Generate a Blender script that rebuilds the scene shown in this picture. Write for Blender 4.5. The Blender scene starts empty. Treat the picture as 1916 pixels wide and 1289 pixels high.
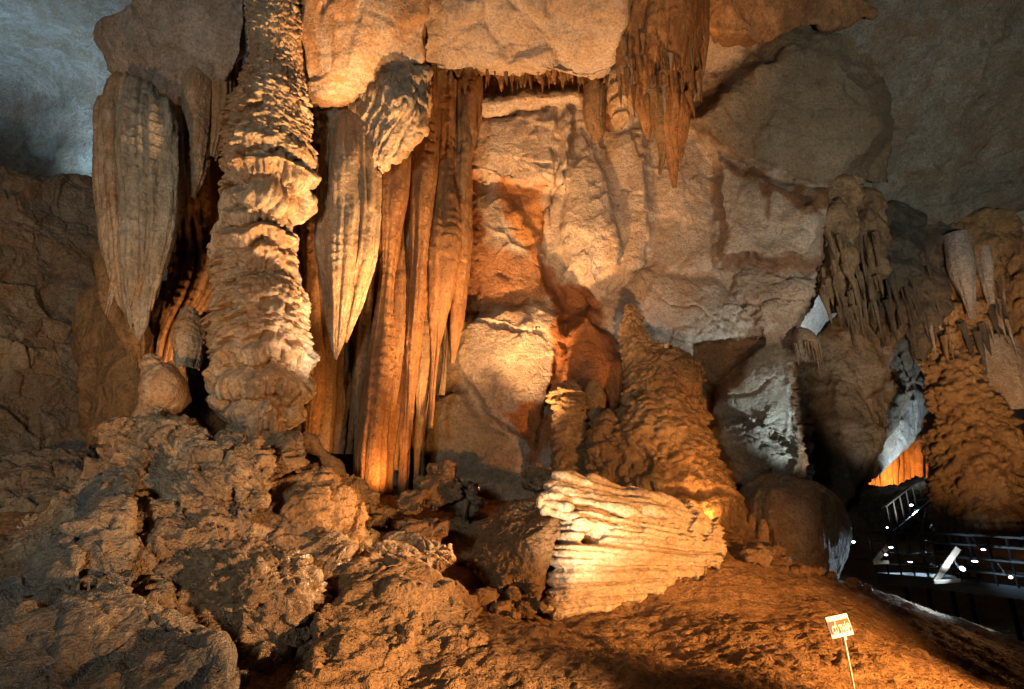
import bpy, bmesh, math, random
import numpy as np
from mathutils import Vector, Matrix
random.seed(7)
SC = bpy.context.scene
COL = SC.collection

# ------------------------------------------------------------------ camera
F_PX = 1150.0                      # focal length in photograph pixels (1916 wide)
TH = math.radians(19.0)            # the camera looks up into the cave
CAMP = np.array([0.0, 0.0, 1.6])
cT, sT = math.cos(TH), math.sin(TH)

def P(u, v, Y):
    """World point seen at photograph pixel (u, v) that stands Y metres in front of the camera."""
    x = (u - 958.0) / F_PX; y = (644.5 - v) / F_PX
    d = np.array([x, cT - y * sT, sT + y * cT])
    return CAMP + d * (Y / d[1])

def pxm(u, v, Y):
    """Metres per photograph pixel at that point."""
    p = P(u, v, Y) - CAMP
    return (p[1] * cT + p[2] * sT) / F_PX

cam = bpy.data.cameras.new('camera')
cam.sensor_width = 36.0
cam.lens = 36.0 * F_PX / 1916.0
cam.clip_start = 0.05; cam.clip_end = 400.0
camo = bpy.data.objects.new('camera', cam)
camo.location = CAMP
camo.rotation_euler = (math.pi / 2 + TH, 0, 0)
COL.objects.link(camo)
SC.camera = camo

# ------------------------------------------------------------------ world (inside a mountain: no sky), exposure
w = bpy.data.worlds.new('World'); SC.world = w; w.use_nodes = True
w.node_tree.nodes['Background'].inputs[0].default_value = (0.10, 0.13, 0.16, 1)
w.node_tree.nodes['Background'].inputs[1].default_value = 0.006
SC.view_settings.view_transform = 'Standard'
SC.view_settings.look = 'None'
SC.view_settings.exposure = 0.75
SC.view_settings.gamma = 1.0
SC.view_settings.use_curve_mapping = False
SC.cycles.use_denoising = True
SC.cycles.max_bounces = 3
SC.cycles.diffuse_bounces = 2
SC.cycles.glossy_bounces = 2
SC.cycles.transmission_bounces = 2
SC.cycles.sample_clamp_indirect = 1.5
SC.cycles.sample_clamp_direct = 0.0
SC.cycles.caustics_reflective = False
SC.cycles.caustics_refractive = False

# ------------------------------------------------------------------ the cave's floodlights, plus lights added to lift dim rock
AMBER = (1.0, 0.46, 0.13); WARM = (1.0, 0.57, 0.25); WARMW = (1.0, 0.83, 0.62); COOL = (0.58, 0.82, 1.0); FILL = (0.86, 0.95, 0.92); BLUE = (0.42, 0.74, 1.0); NEUT = (1.0, 0.88, 0.72)

def lamp(name, src, tgt, watts, col, cone=90, blend=0.6, size=0.12):
    l = bpy.data.lights.new(name, 'SPOT')
    l.energy = watts; l.color = col
    l.spot_size = math.radians(cone); l.spot_blend = blend
    l.shadow_soft_size = size
    o = bpy.data.objects.new(name, l)
    a = P(*src) if src[0] > 30 else np.array(src, float)      # picture survey point, or plain world metres
    b = P(*tgt)
    o.location = a
    o.rotation_euler = (Vector(b) - Vector(a)).to_track_quat('-Z', 'Y').to_euler()
    COL.objects.link(o)
    return o
# warm lamps hidden among the boulders, one of them only added
lamp('lamp_curtain_foot', (742, 925, 13.2), (700, 640, 14.5), 330, AMBER, 120, 0.8)
lamp('lamp_curtain_side', (925, 935, 13.4), (770, 400, 14.8), 3600, WARM, 70, 0.9)
lamp('lamp_column', (860, 955, 10.8), (565, 630, 12.0), 4200, WARMW, 20, 1.0)
lamp('lamp_column_top', (930, 945, 11.9), (520, 240, 12.3), 10500, WARM, 42, 1.0)
lamp('added_drape_light', (800, 955, 11.2), (660, 430, 13.0), 900, WARM, 36, 1.0)  # added light in front of the yellow stalactite
lamp('lamp_wall', (925, 930, 13.4), (1090, 300, 17.3), 6500, WARM, 52, 1.0)
lamp('lamp_mound', (1330, 985, 12.6), (1230, 790, 14.6), 220, AMBER, 110, 0.9)
lamp('lamp_ceiling', (930, 925, 13.4), (880, 40, 12.5), 5200, WARM, 74, 1.0)
lamp('lamp_blue_left', (60, 365, 19.8), (70, 120, 18), 1500, BLUE, 150, 0.8)
lamp('lamp_right_wall', (1690, 985, 14.4), (1400, 720, 16.3), 1300, COOL, 44, 1.0)
lamp('lamp_passage', (1760, 930, 25.5), (1690, 780, 27.5), 1100, COOL, 100, 0.8)
lamp('lamp_passage_gap', (1545, 665, 27.5), (1545, 590, 30), 700, COOL, 140, 0.8)
lamp('lamp_passage_roof', (1690, 1000, 21.5), (1690, 600, 24), 700, NEUT, 70, 1.0)
lamp('lamp_far', (1674, 903, 31), (1670, 860, 33), 900, AMBER, 150, 0.8)
# lights around the camera and foreground, several only added to brighten rock
lamp('lamp_path_fill', (-6.0, -8.0, 5.0), (650, 400, 16), 4200, FILL, 84, 1.0, 0.8)
lamp('added_left_light', (-7.0, 3.0, 1.0), (200, 500, 13), 2200, WARM, 70, 1.0)  # added to brighten the dark left wall and broad stalactite
lamp('lamp_path_left', (2.6, 3.8, 1.1), (450, 960, 8.2), 2200, WARM, 58, 1.0)
lamp('lamp_path_right', (6.5, 4.2, 1.2), (1420, 1110, 9), 4000, AMBER, 74, 1.0)
lamp('added_wall_light', (1.5, 4.5, 0.8), (1120, 400, 17.3), 8000, WARM, 34, 1.0)  # added near the camera for even light on the back wall
lamp('added_right_light', (8.0, 4.0, 0.4), (1400, 480, 17), 2200, NEUT, 36, 1.0)  # added to brighten the wall right of centre
lamp('added_roof_fill', (9.0, 1.0, 0.8), (1680, 300, 17), 6000, FILL, 52, 1.0)  # added fill for the dark upper right
lamp('lamp_right_column', (8.5, 8.0, 0.3), (1810, 700, 20), 8500, WARM, 36, 1.0)
lamp('lamp_mound_side', (5.8, 5.0, 0.8), (1280, 800, 14.2), 3600, AMBER, 20, 1.0)
lamp('lamp_fallen', (0.9, 8.2, 1.05), (1085, 940, 10.2), 560, WARMW, 66, 1.0)
lamp('lamp_fallen_wide', (1.6, 5.6, 0.75), (1190, 1010, 10.4), 600, WARM, 40, 1.0)
lamp('lamp_sign', (3.0, 3.2, 1.3), (1572, 1180, 6.7), 260, WARMW, 11, 1.0)
lamp('added_midair_light', (0.0, 9.9, 2.5), (500, 1000, 7.8), 700, WARM, 90, 1.0)  # added in mid-air without a fixture, rakes the left foreground rocks
lamp('added_cluster_light', (3.6, 4.8, 0.6), (1290, 90, 13.0), 6500, WARM, 24, 1.0)  # added because the roof cluster was otherwise unlit
lamp('added_gap_light', (335, 770, 13.0), (372, 380, 14.2), 420, WARM, 80, 1.0)  # added inside the gap beside the tall column to brighten it

# ------------------------------------------------------------------ noise
_r = np.random.RandomState(11)
_perm = _r.permutation(256).astype(np.int32)
_g = _r.normal(size=(256, 3)); _g /= np.linalg.norm(_g, axis=1)[:, None]
_g = _g.astype(np.float32)
_jit = _r.rand(256, 3).astype(np.float32)
_rv = (_r.rand(256, 3) * 2 - 1).astype(np.float32)

def perlin(p):
    p = p.astype(np.float32)
    fl = np.floor(p); f = p - fl; i = fl.astype(np.int32)
    u = f * f * f * (f * (f * 6 - 15) + 10)
    X = i[:, 0] & 255; Y = i[:, 1] & 255; Z = i[:, 2] & 255
    X1 = (X + 1) & 255; Y1 = (Y + 1) & 255; Z1 = (Z + 1) & 255
    res = []
    for xx, dx in ((X, 0), (X1, 1)):
        a = _perm[xx]
        for yy, dy in ((Y, 0), (Y1, 1)):
            b = _perm[(a + yy) & 255]
            for zz, dz in ((Z, 0), (Z1, 1)):
                g = _g[_perm[(b + zz) & 255]]
                res.append(g[:, 0] * (f[:, 0] - dx) + g[:, 1] * (f[:, 1] - dy) + g[:, 2] * (f[:, 2] - dz))
    ux, uy, uz = u[:, 0], u[:, 1], u[:, 2]
    a = res[0] + uz * (res[1] - res[0]); b = res[2] + uz * (res[3] - res[2])
    c = res[4] + uz * (res[5] - res[4]); d = res[6] + uz * (res[7] - res[6])
    e = a + uy * (b - a); g = c + uy * (d - c)
    return (e + ux * (g - e)) * 1.5

def fbm(p, fr, octv=4, gain=0.5, off=0.0):
    s = 0; a = 1.0; f = fr
    for k in range(octv):
        s = s + a * perlin(p * f + (off + 17.3 * k)); a *= gain; f *= 2.03
    return s

def ridged(p, fr, octv=4, gain=0.5, off=0.0):
    s = 0; a = 1.0; f = fr
    for k in range(octv):
        s = s + a * (1 - 2 * np.abs(perlin(p * f + (off + 31.7 * k)))); a *= gain; f *= 2.07
    return s

def worley(p, off=0.0):
    """F1, F2, id of the nearest point, vector to it (3-D)."""
    p = (p + off).astype(np.float32)
    fl = np.floor(p); i = fl.astype(np.int32); f = p - fl
    n = len(p)
    F1 = np.full(n, 9, np.float32); F2 = np.full(n, 9, np.float32)
    ID = np.zeros(n, np.int32); V = np.zeros((n, 3), np.float32)
    for dx in (-1, 0, 1):
        a = _perm[(i[:, 0] + dx) & 255]
        for dy in (-1, 0, 1):
            b = _perm[(a + i[:, 1] + dy) & 255]
            for dz in (-1, 0, 1):
                h = _perm[(b + i[:, 2] + dz) & 255]
                v = f - (np.array([dx, dy, dz], np.float32) + _jit[h])
                d = np.einsum('ij,ij->i', v, v)
                m = d < F1
                F2 = np.where(m, F1, np.minimum(F2, d))
                F1 = np.where(m, d, F1); ID = np.where(m, h, ID)
                V[m] = v[m]
    return np.sqrt(F1), np.sqrt(F2), ID, V

def worley2(x, y, seed=0, up=1.0, down=1.0, jit=1.0):
    """2-D cells; up/down stretch the distance above/below each point (drip scales)."""
    x = x.astype(np.float32); y = y.astype(np.float32)
    ix = np.floor(x).astype(np.int32); iy = np.floor(y).astype(np.int32)
    F1 = np.full(len(x), 9, np.float32); F2 = F1.copy(); ID = np.zeros(len(x), np.int32)
    for dx in (-1, 0, 1):
        a = _perm[(ix + dx + seed) & 255]
        for dy in (-1, 0, 1):
            h = _perm[(a + iy + dy) & 255]
            jx = 0.5 + (_jit[h, 0] - 0.5) * jit; jy = 0.5 + (_jit[h, 1] - 0.5) * jit
            vx = x - (ix + dx + jx); vy = y - (iy + dy + jy)
            vy = np.where(vy > 0, vy * up, vy * down)
            d = vx * vx + vy * vy
            m = d < F1
            F2 = np.where(m, F1, np.minimum(F2, d)); F1 = np.where(m, d, F1); ID = np.where(m, h, ID)
    return np.sqrt(F1), np.sqrt(F2), ID

def ribs(x, seed=0, k=0.62):
    """rounded ribs with sharp grooves between, uneven widths (1-D cells)."""
    x = x.astype(np.float32)
    ix = np.floor(x).astype(np.int32)
    F1 = np.full(len(x), 9, np.float32); ID = np.zeros(len(x), np.int32)
    for dx in (-1, 0, 1):
        h = _perm[(ix + dx + seed * 7) & 255]
        d = np.abs(x - (ix + dx + 0.5 + (_jit[h, 0] - 0.5) * 0.8))
        m = d < F1
        F1 = np.where(m, d, F1); ID = np.where(m, h, ID)
    return np.sqrt(np.clip(1 - (F1 / k) ** 2, 0, 1)) * (0.65 + 0.35 * _jit[ID, 1])

def sstep(a, b, x):
    t = np.clip((x - a) / (b - a), 0, 1)
    return t * t * (3 - 2 * t)

# ------------------------------------------------------------------ mesh helpers
def np_mesh(name, V, Q):
    """mesh from numpy vertices and quads."""
    me = bpy.data.meshes.new(name)
    nv, nq = len(V), len(Q)
    k = Q.shape[1]
    me.vertices.add(nv); me.loops.add(nq * k); me.polygons.add(nq)
    me.vertices.foreach_set('co', np.ascontiguousarray(V, np.float32).ravel())
    me.loops.foreach_set('vertex_index', np.ascontiguousarray(Q, np.int32).ravel())
    me.polygons.foreach_set('loop_start', np.arange(0, nq * k, k, dtype=np.int32))
    me.polygons.foreach_set('use_smooth', np.ones(nq, bool))
    me.update(calc_edges=True)
    return me

def vnormals(V, Q):
    if Q.shape[1] == 4:
        n = np.cross(V[Q[:, 2]] - V[Q[:, 0]], V[Q[:, 3]] - V[Q[:, 1]])
    else:
        n = np.cross(V[Q[:, 1]] - V[Q[:, 0]], V[Q[:, 2]] - V[Q[:, 0]])
    N = np.zeros_like(V)
    for c in range(3):
        N[:, c] = sum(np.bincount(Q[:, k], n[:, c], len(V)) for k in range(Q.shape[1]))
    l = np.linalg.norm(N, axis=1); l[l < 1e-12] = 1
    return N / l[:, None]

def put(name, me, mat, parent=None, label=None, cat=None, group=None, kind=None):
    o = bpy.data.objects.new(name, me)
    COL.objects.link(o)
    if mat is not None and me is not None:
        me.materials.clear(); me.materials.append(mat)
    if parent is not None:
        o.parent = parent
    tag(o, label, cat, group, kind)
    return o

def tag(o, label=None, cat=None, group=None, kind=None):
    if label: o['label'] = label
    if cat: o['category'] = cat
    if group: o['group'] = group
    if kind: o['kind'] = kind
    return o

def empty(name, loc, label=None, cat=None, group=None, kind=None):
    o = bpy.data.objects.new(name, None)
    o.location = loc
    COL.objects.link(o)
    o.empty_display_size = 0.2
    tag(o, label, cat, group, kind)
    return o

def keep_parent(o, par):
    """parent without moving (the parent is only translated)."""
    o.parent = par
    o.matrix_parent_inverse = Matrix.Translation(-Vector(par.location))

def compact(V, Q, keepq):
    Q = Q[keepq]
    used = np.zeros(len(V), bool); used[Q.ravel()] = True
    idx = np.cumsum(used) - 1
    return V[used], idx[Q]

# ------------------------------------------------------------------ displacement families, metres along the normal
def warp3(p, amp, fr, off=0.0):
    return p + amp * np.stack([perlin(p * fr + 3.1 + off), perlin(p * fr + 9.7 + off), perlin(p * fr + 15.3 + off)], 1)

def facet(q, off=0.0, soft=0.12):
    """flat chips at random tilts; also returns distance to the chip border and its id."""
    F1, F2, ID, V = worley(q, off)
    e = F2 - F1
    return np.einsum('ij,ij->i', V, _rv[ID]) * sstep(0.0, soft, e), e, ID

def d_lime(p, s=1.0):
    """massive limestone: broad planes, chips, hairline cracks, fine grain."""
    q = warp3(p, 0.30, 0.7)
    h = 0.20 * fbm(q, 0.4, 2)
    f, e, ID = facet(q * [0.75, 0.75, 0.6]); h += 0.20 * f
    f2, e2, ID2 = facet(q * 1.9, 4.4); h += 0.075 * f2 - 0.045 * (1 - sstep(0.0, 0.045, e2)) * (_jit[ID2, 2] > 0.62)
    f3, e3, ID3 = facet(q * [5.2, 5.2, 6.5], 7.7); h += 0.024 * f3 * sstep(-0.2, 0.5, perlin(p * 0.8 + 30))
    h += 0.010 * fbm(p, 9.0, 3, 0.65)
    return h * s

def d_crag(p, s=1.0):
    """broken, layered rock."""
    q = warp3(p, 0.20, 1.1)
    h = 0.20 * fbm(q, 0.7, 2)
    f, e, ID = facet(q * [1.0, 1.0, 1.7]); h += 0.26 * f - 0.10 * (1 - sstep(0, 0.05, e))
    f, e, ID = facet(q * [2.4, 2.4, 4.8], 5.5); h += 0.15 * f - 0.045 * (1 - sstep(0, 0.06, e))
    f, e, ID = facet(q * [6.0, 6.0, 11.0], 3.3); h += 0.06 * f
    t = (p[:, 2] + 0.25 * p[:, 0]) * 5.0 + 1.1 * perlin(p * 1.3)
    g = t - np.floor(t)
    h += 0.075 * (1 - g) * sstep(0, 0.15, g) * sstep(-0.3, 0.3, perlin(p * 0.9 + 40))
    h += 0.018 * fbm(p * [1, 1, 1.6], 13.0, 3, 0.65)
    return h * s

def d_strata(p, s=1.0):
    """stack of broken layers, each block of a layer standing out by its own amount."""
    q = warp3(p, 0.16, 1.2)
    h = 0.20 * fbm(q, 0.6, 2)
    for th, lat, amp, o in ((0.23, 0.75, 0.26, 0.0), (0.09, 0.30, 0.10, 31.0)):
        t = (q[:, 2] + 0.20 * q[:, 0] - 0.08 * q[:, 1]) / th + 0.5 * perlin(p * 0.8 + o)
        n = np.floor(t); f = t - n
        F1, F2, ID = worley2(q[:, 0] / lat + 7.3 * n + 100 + o, q[:, 1] / lat + 3.1 * n + 100)
        e = sstep(0, 0.16, f) * (1 - sstep(0.84, 1, f)) * sstep(0.0, 0.08, F2 - F1)
        h += amp * (_jit[ID, 0] - 0.5) * e - 0.35 * amp * (1 - e)
    f, e, ID = facet(q * [5.0, 5.0, 7.0], 3.3); h += 0.05 * f
    h += 0.016 * fbm(p * [1, 1, 1.6], 11.0, 3, 0.65)
    return h * s

def d_mud(p, s=1.0):
    """clay-coated lumpy wet rock."""
    q = warp3(p, 0.18, 1.6)
    h = 0.16 * fbm(q, 0.7, 3, 0.5)
    f, e, ID = facet(q * [1.6, 1.6, 2.2], 2.2, 0.3); h += 0.11 * f
    F1, F2, ID, V = worley(q * [5.5, 5.5, 4.5], 6.1)
    h += 0.045 * (0.7 - F1) * sstep(-0.4, 0.2, perlin(p * 0.9 + 50))
    f, e, ID = facet(q * [4.2, 4.2, 6.0], 4.2, 0.15); h += 0.06 * f
    h += 0.013 * fbm(p * [1, 1, 0.7], 9.0, 3, 0.6)
    return h * s

def d_clod(p, s=1.0):
    """rough sandy clay surface with pits, little broad relief."""
    q = warp3(p, 0.10, 2.2)
    h = 0.09 * fbm(q, 0.9, 2)
    f, e, ID = facet(q * [2.0, 2.0, 2.6], 1.2); h += 0.07 * f
    f, e, ID = facet(q * [6.5, 6.5, 9.5], 8.2); h += 0.045 * f
    h += 0.016 * fbm(p * [1, 1, 1.5], 12.0, 3, 0.65) - 0.035 * sstep(0.3, 0.6, perlin(p * [5, 5, 9]))
    return h * s

def d_drape(p, s=1.0):
    """dripping flowstone over a bulge."""
    q = warp3(p, 0.25, 0.9)
    h = 0.22 * fbm(q, 0.6, 3)
    x = (p[:, 0] * 0.8 + p[:, 1] * 0.6) / 0.13 + 1.2 * fbm(p * [1, 1, 0.25], 0.7, 3) + 90
    h += 0.11 * (ribs(x, 4) - 0.5) + 0.05 * (ribs(x * 2.6, 6) - 0.5)
    t = p[:, 2] / 0.55 + 1.2 * fbm(p * [1.5, 1.5, 0.4], 0.8, 3); g = t - np.floor(t)
    h += 0.10 * sstep(0.0, 0.12, g) * (1 - g)
    f, e, ID = facet(q * [4.0, 4.0, 3.0], 8.2); h += 0.05 * f
    h += 0.02 * fbm(p * [1, 1, 0.6], 11.0, 3, 0.65)
    return h * s

# ------------------------------------------------------------------ builders
def hull_parts(parts):
    verts, faces = [], []
    for pr in parts:
        outline, thick = pr[0], pr[1]
        extra = pr[2] if len(pr) > 2 else []
        shrink = pr[3] if len(pr) > 3 else 0.92
        pts = [P(*q) for q in outline]
        cu = sum(q[0] for q in outline) / len(outline); cv = sum(q[1] for q in outline) / len(outline)
        back = [P(cu + (q[0] - cu) * shrink, cv + (q[1] - cv) * shrink, q[2] + thick) for q in outline]
        allp = pts + back + [P(*q) for q in extra]
        bm = bmesh.new()
        vs = [bm.verts.new(tuple(q)) for q in allp]
        r = bmesh.ops.convex_hull(bm, input=vs, use_existing_faces=False)
        dele = [e for e in r['geom_interior'] + r['geom_unused'] if isinstance(e, bmesh.types.BMVert)]
        if dele:
            bmesh.ops.delete(bm, geom=list(set(dele)), context='VERTS')
        bm.verts.index_update()
        off = len(verts)
        verts += [tuple(v.co) for v in bm.verts]
        faces += [[v.index + off for v in f.verts] for f in bm.faces]
        bm.free()
    return verts, faces

def remesh(verts, faces, vox, smooth):
    me = bpy.data.meshes.new('tmp'); me.from_pydata(verts, [], faces)
    o = bpy.data.objects.new('tmp', me); COL.objects.link(o)
    m = o.modifiers.new('r', 'REMESH'); m.mode = 'VOXEL'; m.voxel_size = vox; m.use_smooth_shade = True
    if smooth:
        s = o.modifiers.new('s', 'SMOOTH'); s.iterations = smooth; s.factor = 0.5
    dg = bpy.context.evaluated_depsgraph_get()
    ev = o.evaluated_get(dg); em = ev.to_mesh()
    V = np.empty(len(em.vertices) * 3, np.float32); em.vertices.foreach_get('co', V); V = V.reshape(-1, 3).astype(np.float64)
    Q = np.empty(len(em.loops), np.int32); em.loops.foreach_get('vertex_index', Q)
    tot = np.empty(len(em.polygons), np.int32); em.polygons.foreach_get('loop_total', tot)
    assert (tot == 4).all()
    Q = Q.reshape(-1, 4)
    ev.to_mesh_clear()
    bpy.data.objects.remove(o); bpy.data.meshes.remove(me)
    return V, Q

STAT = {}
def finish(name, V, Q, mat, parent, cull, **kw):
    if cull:
        N = vnormals(V, Q)
        d = CAMP - V; d /= np.linalg.norm(d, axis=1)[:, None]
        f = np.einsum('ij,ij->i', N, d)
        keep = (f[Q] > cull).any(axis=1)
        V, Q = compact(V, Q, keep)
    STAT[name] = STAT.get(name, 0) + len(Q) * 2
    org = np.array([V[:, 0].mean(), V[:, 1].mean(), V[:, 2].min()])
    me = np_mesh(name, V - org, Q)
    o = put(name, me, mat, None, **kw)
    o.location = org
    if parent is not None:
        keep_parent(o, parent)
    return o

def rock(name, parts, mat, vox=None, smooth=4, d=d_crag, s=1.0, parent=None, cull=-0.45, post=None, wob=0.16, **kw):
    verts, faces = hull_parts(parts)
    if vox is None:
        q = parts[0][0][0]
        vox = 2.6 * pxm(*q)
    V, Q = remesh(verts, faces, vox, smooth)
    N = vnormals(V, Q)
    if cull:
        dd = CAMP - V; dd /= np.linalg.norm(dd, axis=1)[:, None]
        keep = ((np.einsum('ij,ij->i', N, dd))[Q] > cull - 0.1).any(axis=1)
        idx_keep = keep
        Vc, Qc = compact(V, Q, idx_keep)
        used = np.zeros(len(V), bool); used[Q[idx_keep].ravel()] = True
        N = N[used]; V, Q = Vc, Qc
    V0 = V
    V = warp3(warp3(V, wob, 0.55), wob * 0.5, 1.5)
    h = d(V0, s)
    V = V + N * h[:, None]
    if post is not None:
        V = post(V, Q)
    return finish(name, V, Q, mat, parent, None, **kw)

def hermite(t, k, y):
    """smooth interpolation of rows y at knots k (Catmull-Rom tangents)."""
    k = np.asarray(k, float); y = np.asarray(y, float)
    m = np.gradient(y, k, axis=0)
    i = np.clip(np.searchsorted(k, t, side='right') - 1, 0, len(k) - 2)
    h = (k[i + 1] - k[i]); x = (t - k[i]) / h
    sh = (-1,) + (1,) * (y.ndim - 1)
    x = x.reshape(sh); h = h.reshape(sh)
    return ((2*x**3 - 3*x**2 + 1) * y[i] + (x**3 - 2*x**2 + x) * h * m[i] + (-2*x**3 + 3*x**2) * y[i+1] + (x**3 - x**2) * h * m[i+1])

def column(name, axis, mat, fn, res=2.2, flat=1.0, arc=125, parent=None, e2=None, wob=0.28, droop=0.0, sect=None, **kw):
    """generalised column: rows of (u, v, Y, radius in photograph pixels) from top to bottom."""
    C = np.array([P(a[0], a[1], a[2]) for a in axis])
    R = np.array([a[3] * pxm(a[0], a[1], a[2]) for a in axis])
    L = np.concatenate([[0], np.cumsum(np.linalg.norm(np.diff(C, axis=0), axis=1))])
    step = 1.12 * res * np.mean([pxm(*a[:3]) for a in axis])
    nl = max(int(L[-1] / step), 8)
    t = np.linspace(0, L[-1], nl)
    c = hermite(t, L, C) if len(L) > 2 else np.stack([np.interp(t, L, C[:, k]) for k in range(3)], 1)
    r = np.maximum(hermite(t, L, R), 0.004) if len(L) > 2 else np.interp(t, L, R)
    T = np.gradient(c, t, axis=0); T /= np.linalg.norm(T, axis=1)[:, None]
    mid = C.mean(axis=0); view = mid - CAMP; view[2] *= 0.3; view /= np.linalg.norm(view)
    b = np.array(view if e2 is None else e2, float)
    B = b[None] - T * (T @ b)[:, None]; B /= np.linalg.norm(B, axis=1)[:, None]      # away from the camera
    A = np.cross(T, B)                                                             # sideways
    R0 = max(float(np.mean(R)), 0.5 * R.max())
    nt = max(int(math.radians(2 * arc) * R0 / step), 10)
    th = np.radians(np.linspace(-arc, arc, nt))
    TT, TH_ = np.meshgrid(t, th, indexing='ij')
    rr = np.repeat(r[:, None], nt, 1)
    if sect is not None:
        rr = rr * sect(TH_, TT / L[-1])
    dirn = (-B[:, None, :] * (np.cos(th)[None, :, None] * flat) + A[:, None, :] * np.sin(th)[None, :, None])
    base = c[:, None, :] + dirn * rr[:, :, None]
    pf = base.reshape(-1, 3)
    h = fn((TH_ * R0).ravel(), TT.ravel(), rr.ravel(), pf, L[-1]).reshape(nl, nt)
    h = h - np.median(h)
    nd = dirn / np.linalg.norm(dirn, axis=2)[:, :, None]
    V = (base + nd * h[:, :, None]).reshape(-1, 3)
    if droop:
        V[:, 2] -= droop * h.ravel()
    zs = np.array([1, 1, 0.3]); V = V + (warp3(V * zs, wob * R0, 0.5 / R0, 3 * R0) - V * zs)
    i = np.arange(nl - 1)[:, None] * nt + np.arange(nt - 1)[None, :]
    i = i.ravel()
    Q = np.stack([i, i + 1, i + nt + 1, i + nt], 1)
    n = vnormals(V, Q)
    dd = CAMP - V
    if np.mean(np.einsum('ij,ij->i', n, dd)) < 0:
        Q = Q[:, ::-1]
    return finish(name, V, Q, mat, parent, None, **kw)

def sheet(name, us, vs, Yt, mat, res, d, s=1.0, parent=None, **kw):
    """smooth rock surface through a lattice of world points."""
    Cg = np.array([[P(u, v, Yt[j][i]) for i, u in enumerate(us)] for j, v in enumerate(vs)])
    nu = int((us[-1] - us[0]) / res); nv = int((vs[-1] - vs[0]) / res)
    tu = np.linspace(us[0], us[-1], nu); tv = np.linspace(vs[0], vs[-1], nv)
    G = hermite(tv, vs, Cg)                       # nv x len(us) x 3
    G = hermite(tu, us, np.swapaxes(G, 0, 1))     # nu x nv x 3
    V = G.reshape(-1, 3)
    i = (np.arange(nu - 1)[:, None] * nv + np.arange(nv - 1)[None, :]).ravel()
    Q = np.stack([i, i + 1, i + nv + 1, i + nv], 1)
    N = vnormals(V, Q)
    if np.mean(np.einsum('ij,ij->i', N, CAMP - V)) < 0:
        Q = Q[:, ::-1]; N = -N
    V = V + N * d(V, s)[:, None]
    return finish(name, V, Q, mat, parent, None, **kw)

def Pv(U, V, Y):
    x = (U - 958.0) / F_PX; y = (644.5 - V) / F_PX
    d = np.stack([x, cT - y * sT, sT + y * cT], -1)
    return CAMP + d * (Y / d[..., 1])[..., None]

def poly_sd(U, V, pts):
    """signed distance to a polygon, positive inside."""
    pts = np.asarray(pts, float); n = len(pts)
    d = np.full(U.shape, 1e9); ins = np.zeros(U.shape, bool)
    for k in range(n):
        a = pts[k]; b = pts[(k + 1) % n]; e = b - a
        t = np.clip(((U - a[0]) * e[0] + (V - a[1]) * e[1]) / (e @ e), 0, 1)
        d = np.minimum(d, (U - a[0] - t * e[0]) ** 2 + (V - a[1] - t * e[1]) ** 2)
        c = ((a[1] > V) != (b[1] > V)) & (U < (b[0] - a[0]) * (V - a[1]) / (b[1] - a[1] + 1e-9) + a[0])
        ins ^= c
    d = np.sqrt(d)
    return np.where(ins, d, -d)

def line_d(U, V, pts):
    d = np.full(U.shape, 1e9)
    for a, b in zip(pts[:-1], pts[1:]):
        a = np.asarray(a, float); e = np.asarray(b, float) - a
        t = np.clip(((U - a[0]) * e[0] + (V - a[1]) * e[1]) / (e @ e), 0, 1)
        d = np.minimum(d, (U - a[0] - t * e[0]) ** 2 + (V - a[1] - t * e[1]) ** 2)
    return np.sqrt(d)

# ------------------------------------------------------------------ column surfaces (arc s, length l from the top, radius r, point p)
def f_flute(w=0.16, dep=0.07, warp=0.5, lump=0.12, seed=1, fine=0.012, fold=0.0, foldw=0.6):
    def fn(s, l, r, p, Ltot):
        x = s / w + warp * fbm(p * [1, 1, 0.22], 0.8, 3) + 20
        var = 0.55 + 0.9 * sstep(-0.4, 0.4, perlin(p * [0.9, 0.9, 0.3] + seed))
        h = dep * var * (ribs(x, seed) - 0.6) + 0.40 * dep * (ribs(x * 2.7 + 0.9 * perlin(p * [2, 2, 0.4]), seed + 3) - 0.5)
        if fold:
            h += fold * (ribs(s / foldw + 0.8 * warp * fbm(p * [1, 1, 0.15], 0.5, 2, off=4) + 30, seed + 5, 0.55) - 0.6)
        t = l / 0.30 + 1.2 * fbm(p * [1.2, 1.2, 0.6], 0.9, 2); g = t - np.floor(t)
        h += 0.30 * dep * (1 - g) * sstep(0, 0.2, g) * sstep(0.0, 0.5, perlin(p * [0.8, 0.8, 0.5] + 11))
        h += lump * fbm(p * [1, 1, 0.35], 0.7, 3) + fine * fbm(p * [1, 1, 0.5], 9, 3, 0.65)
        return h * np.clip(r / (2.2 * dep + 0.02), 0.15, 1)
    return fn

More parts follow.
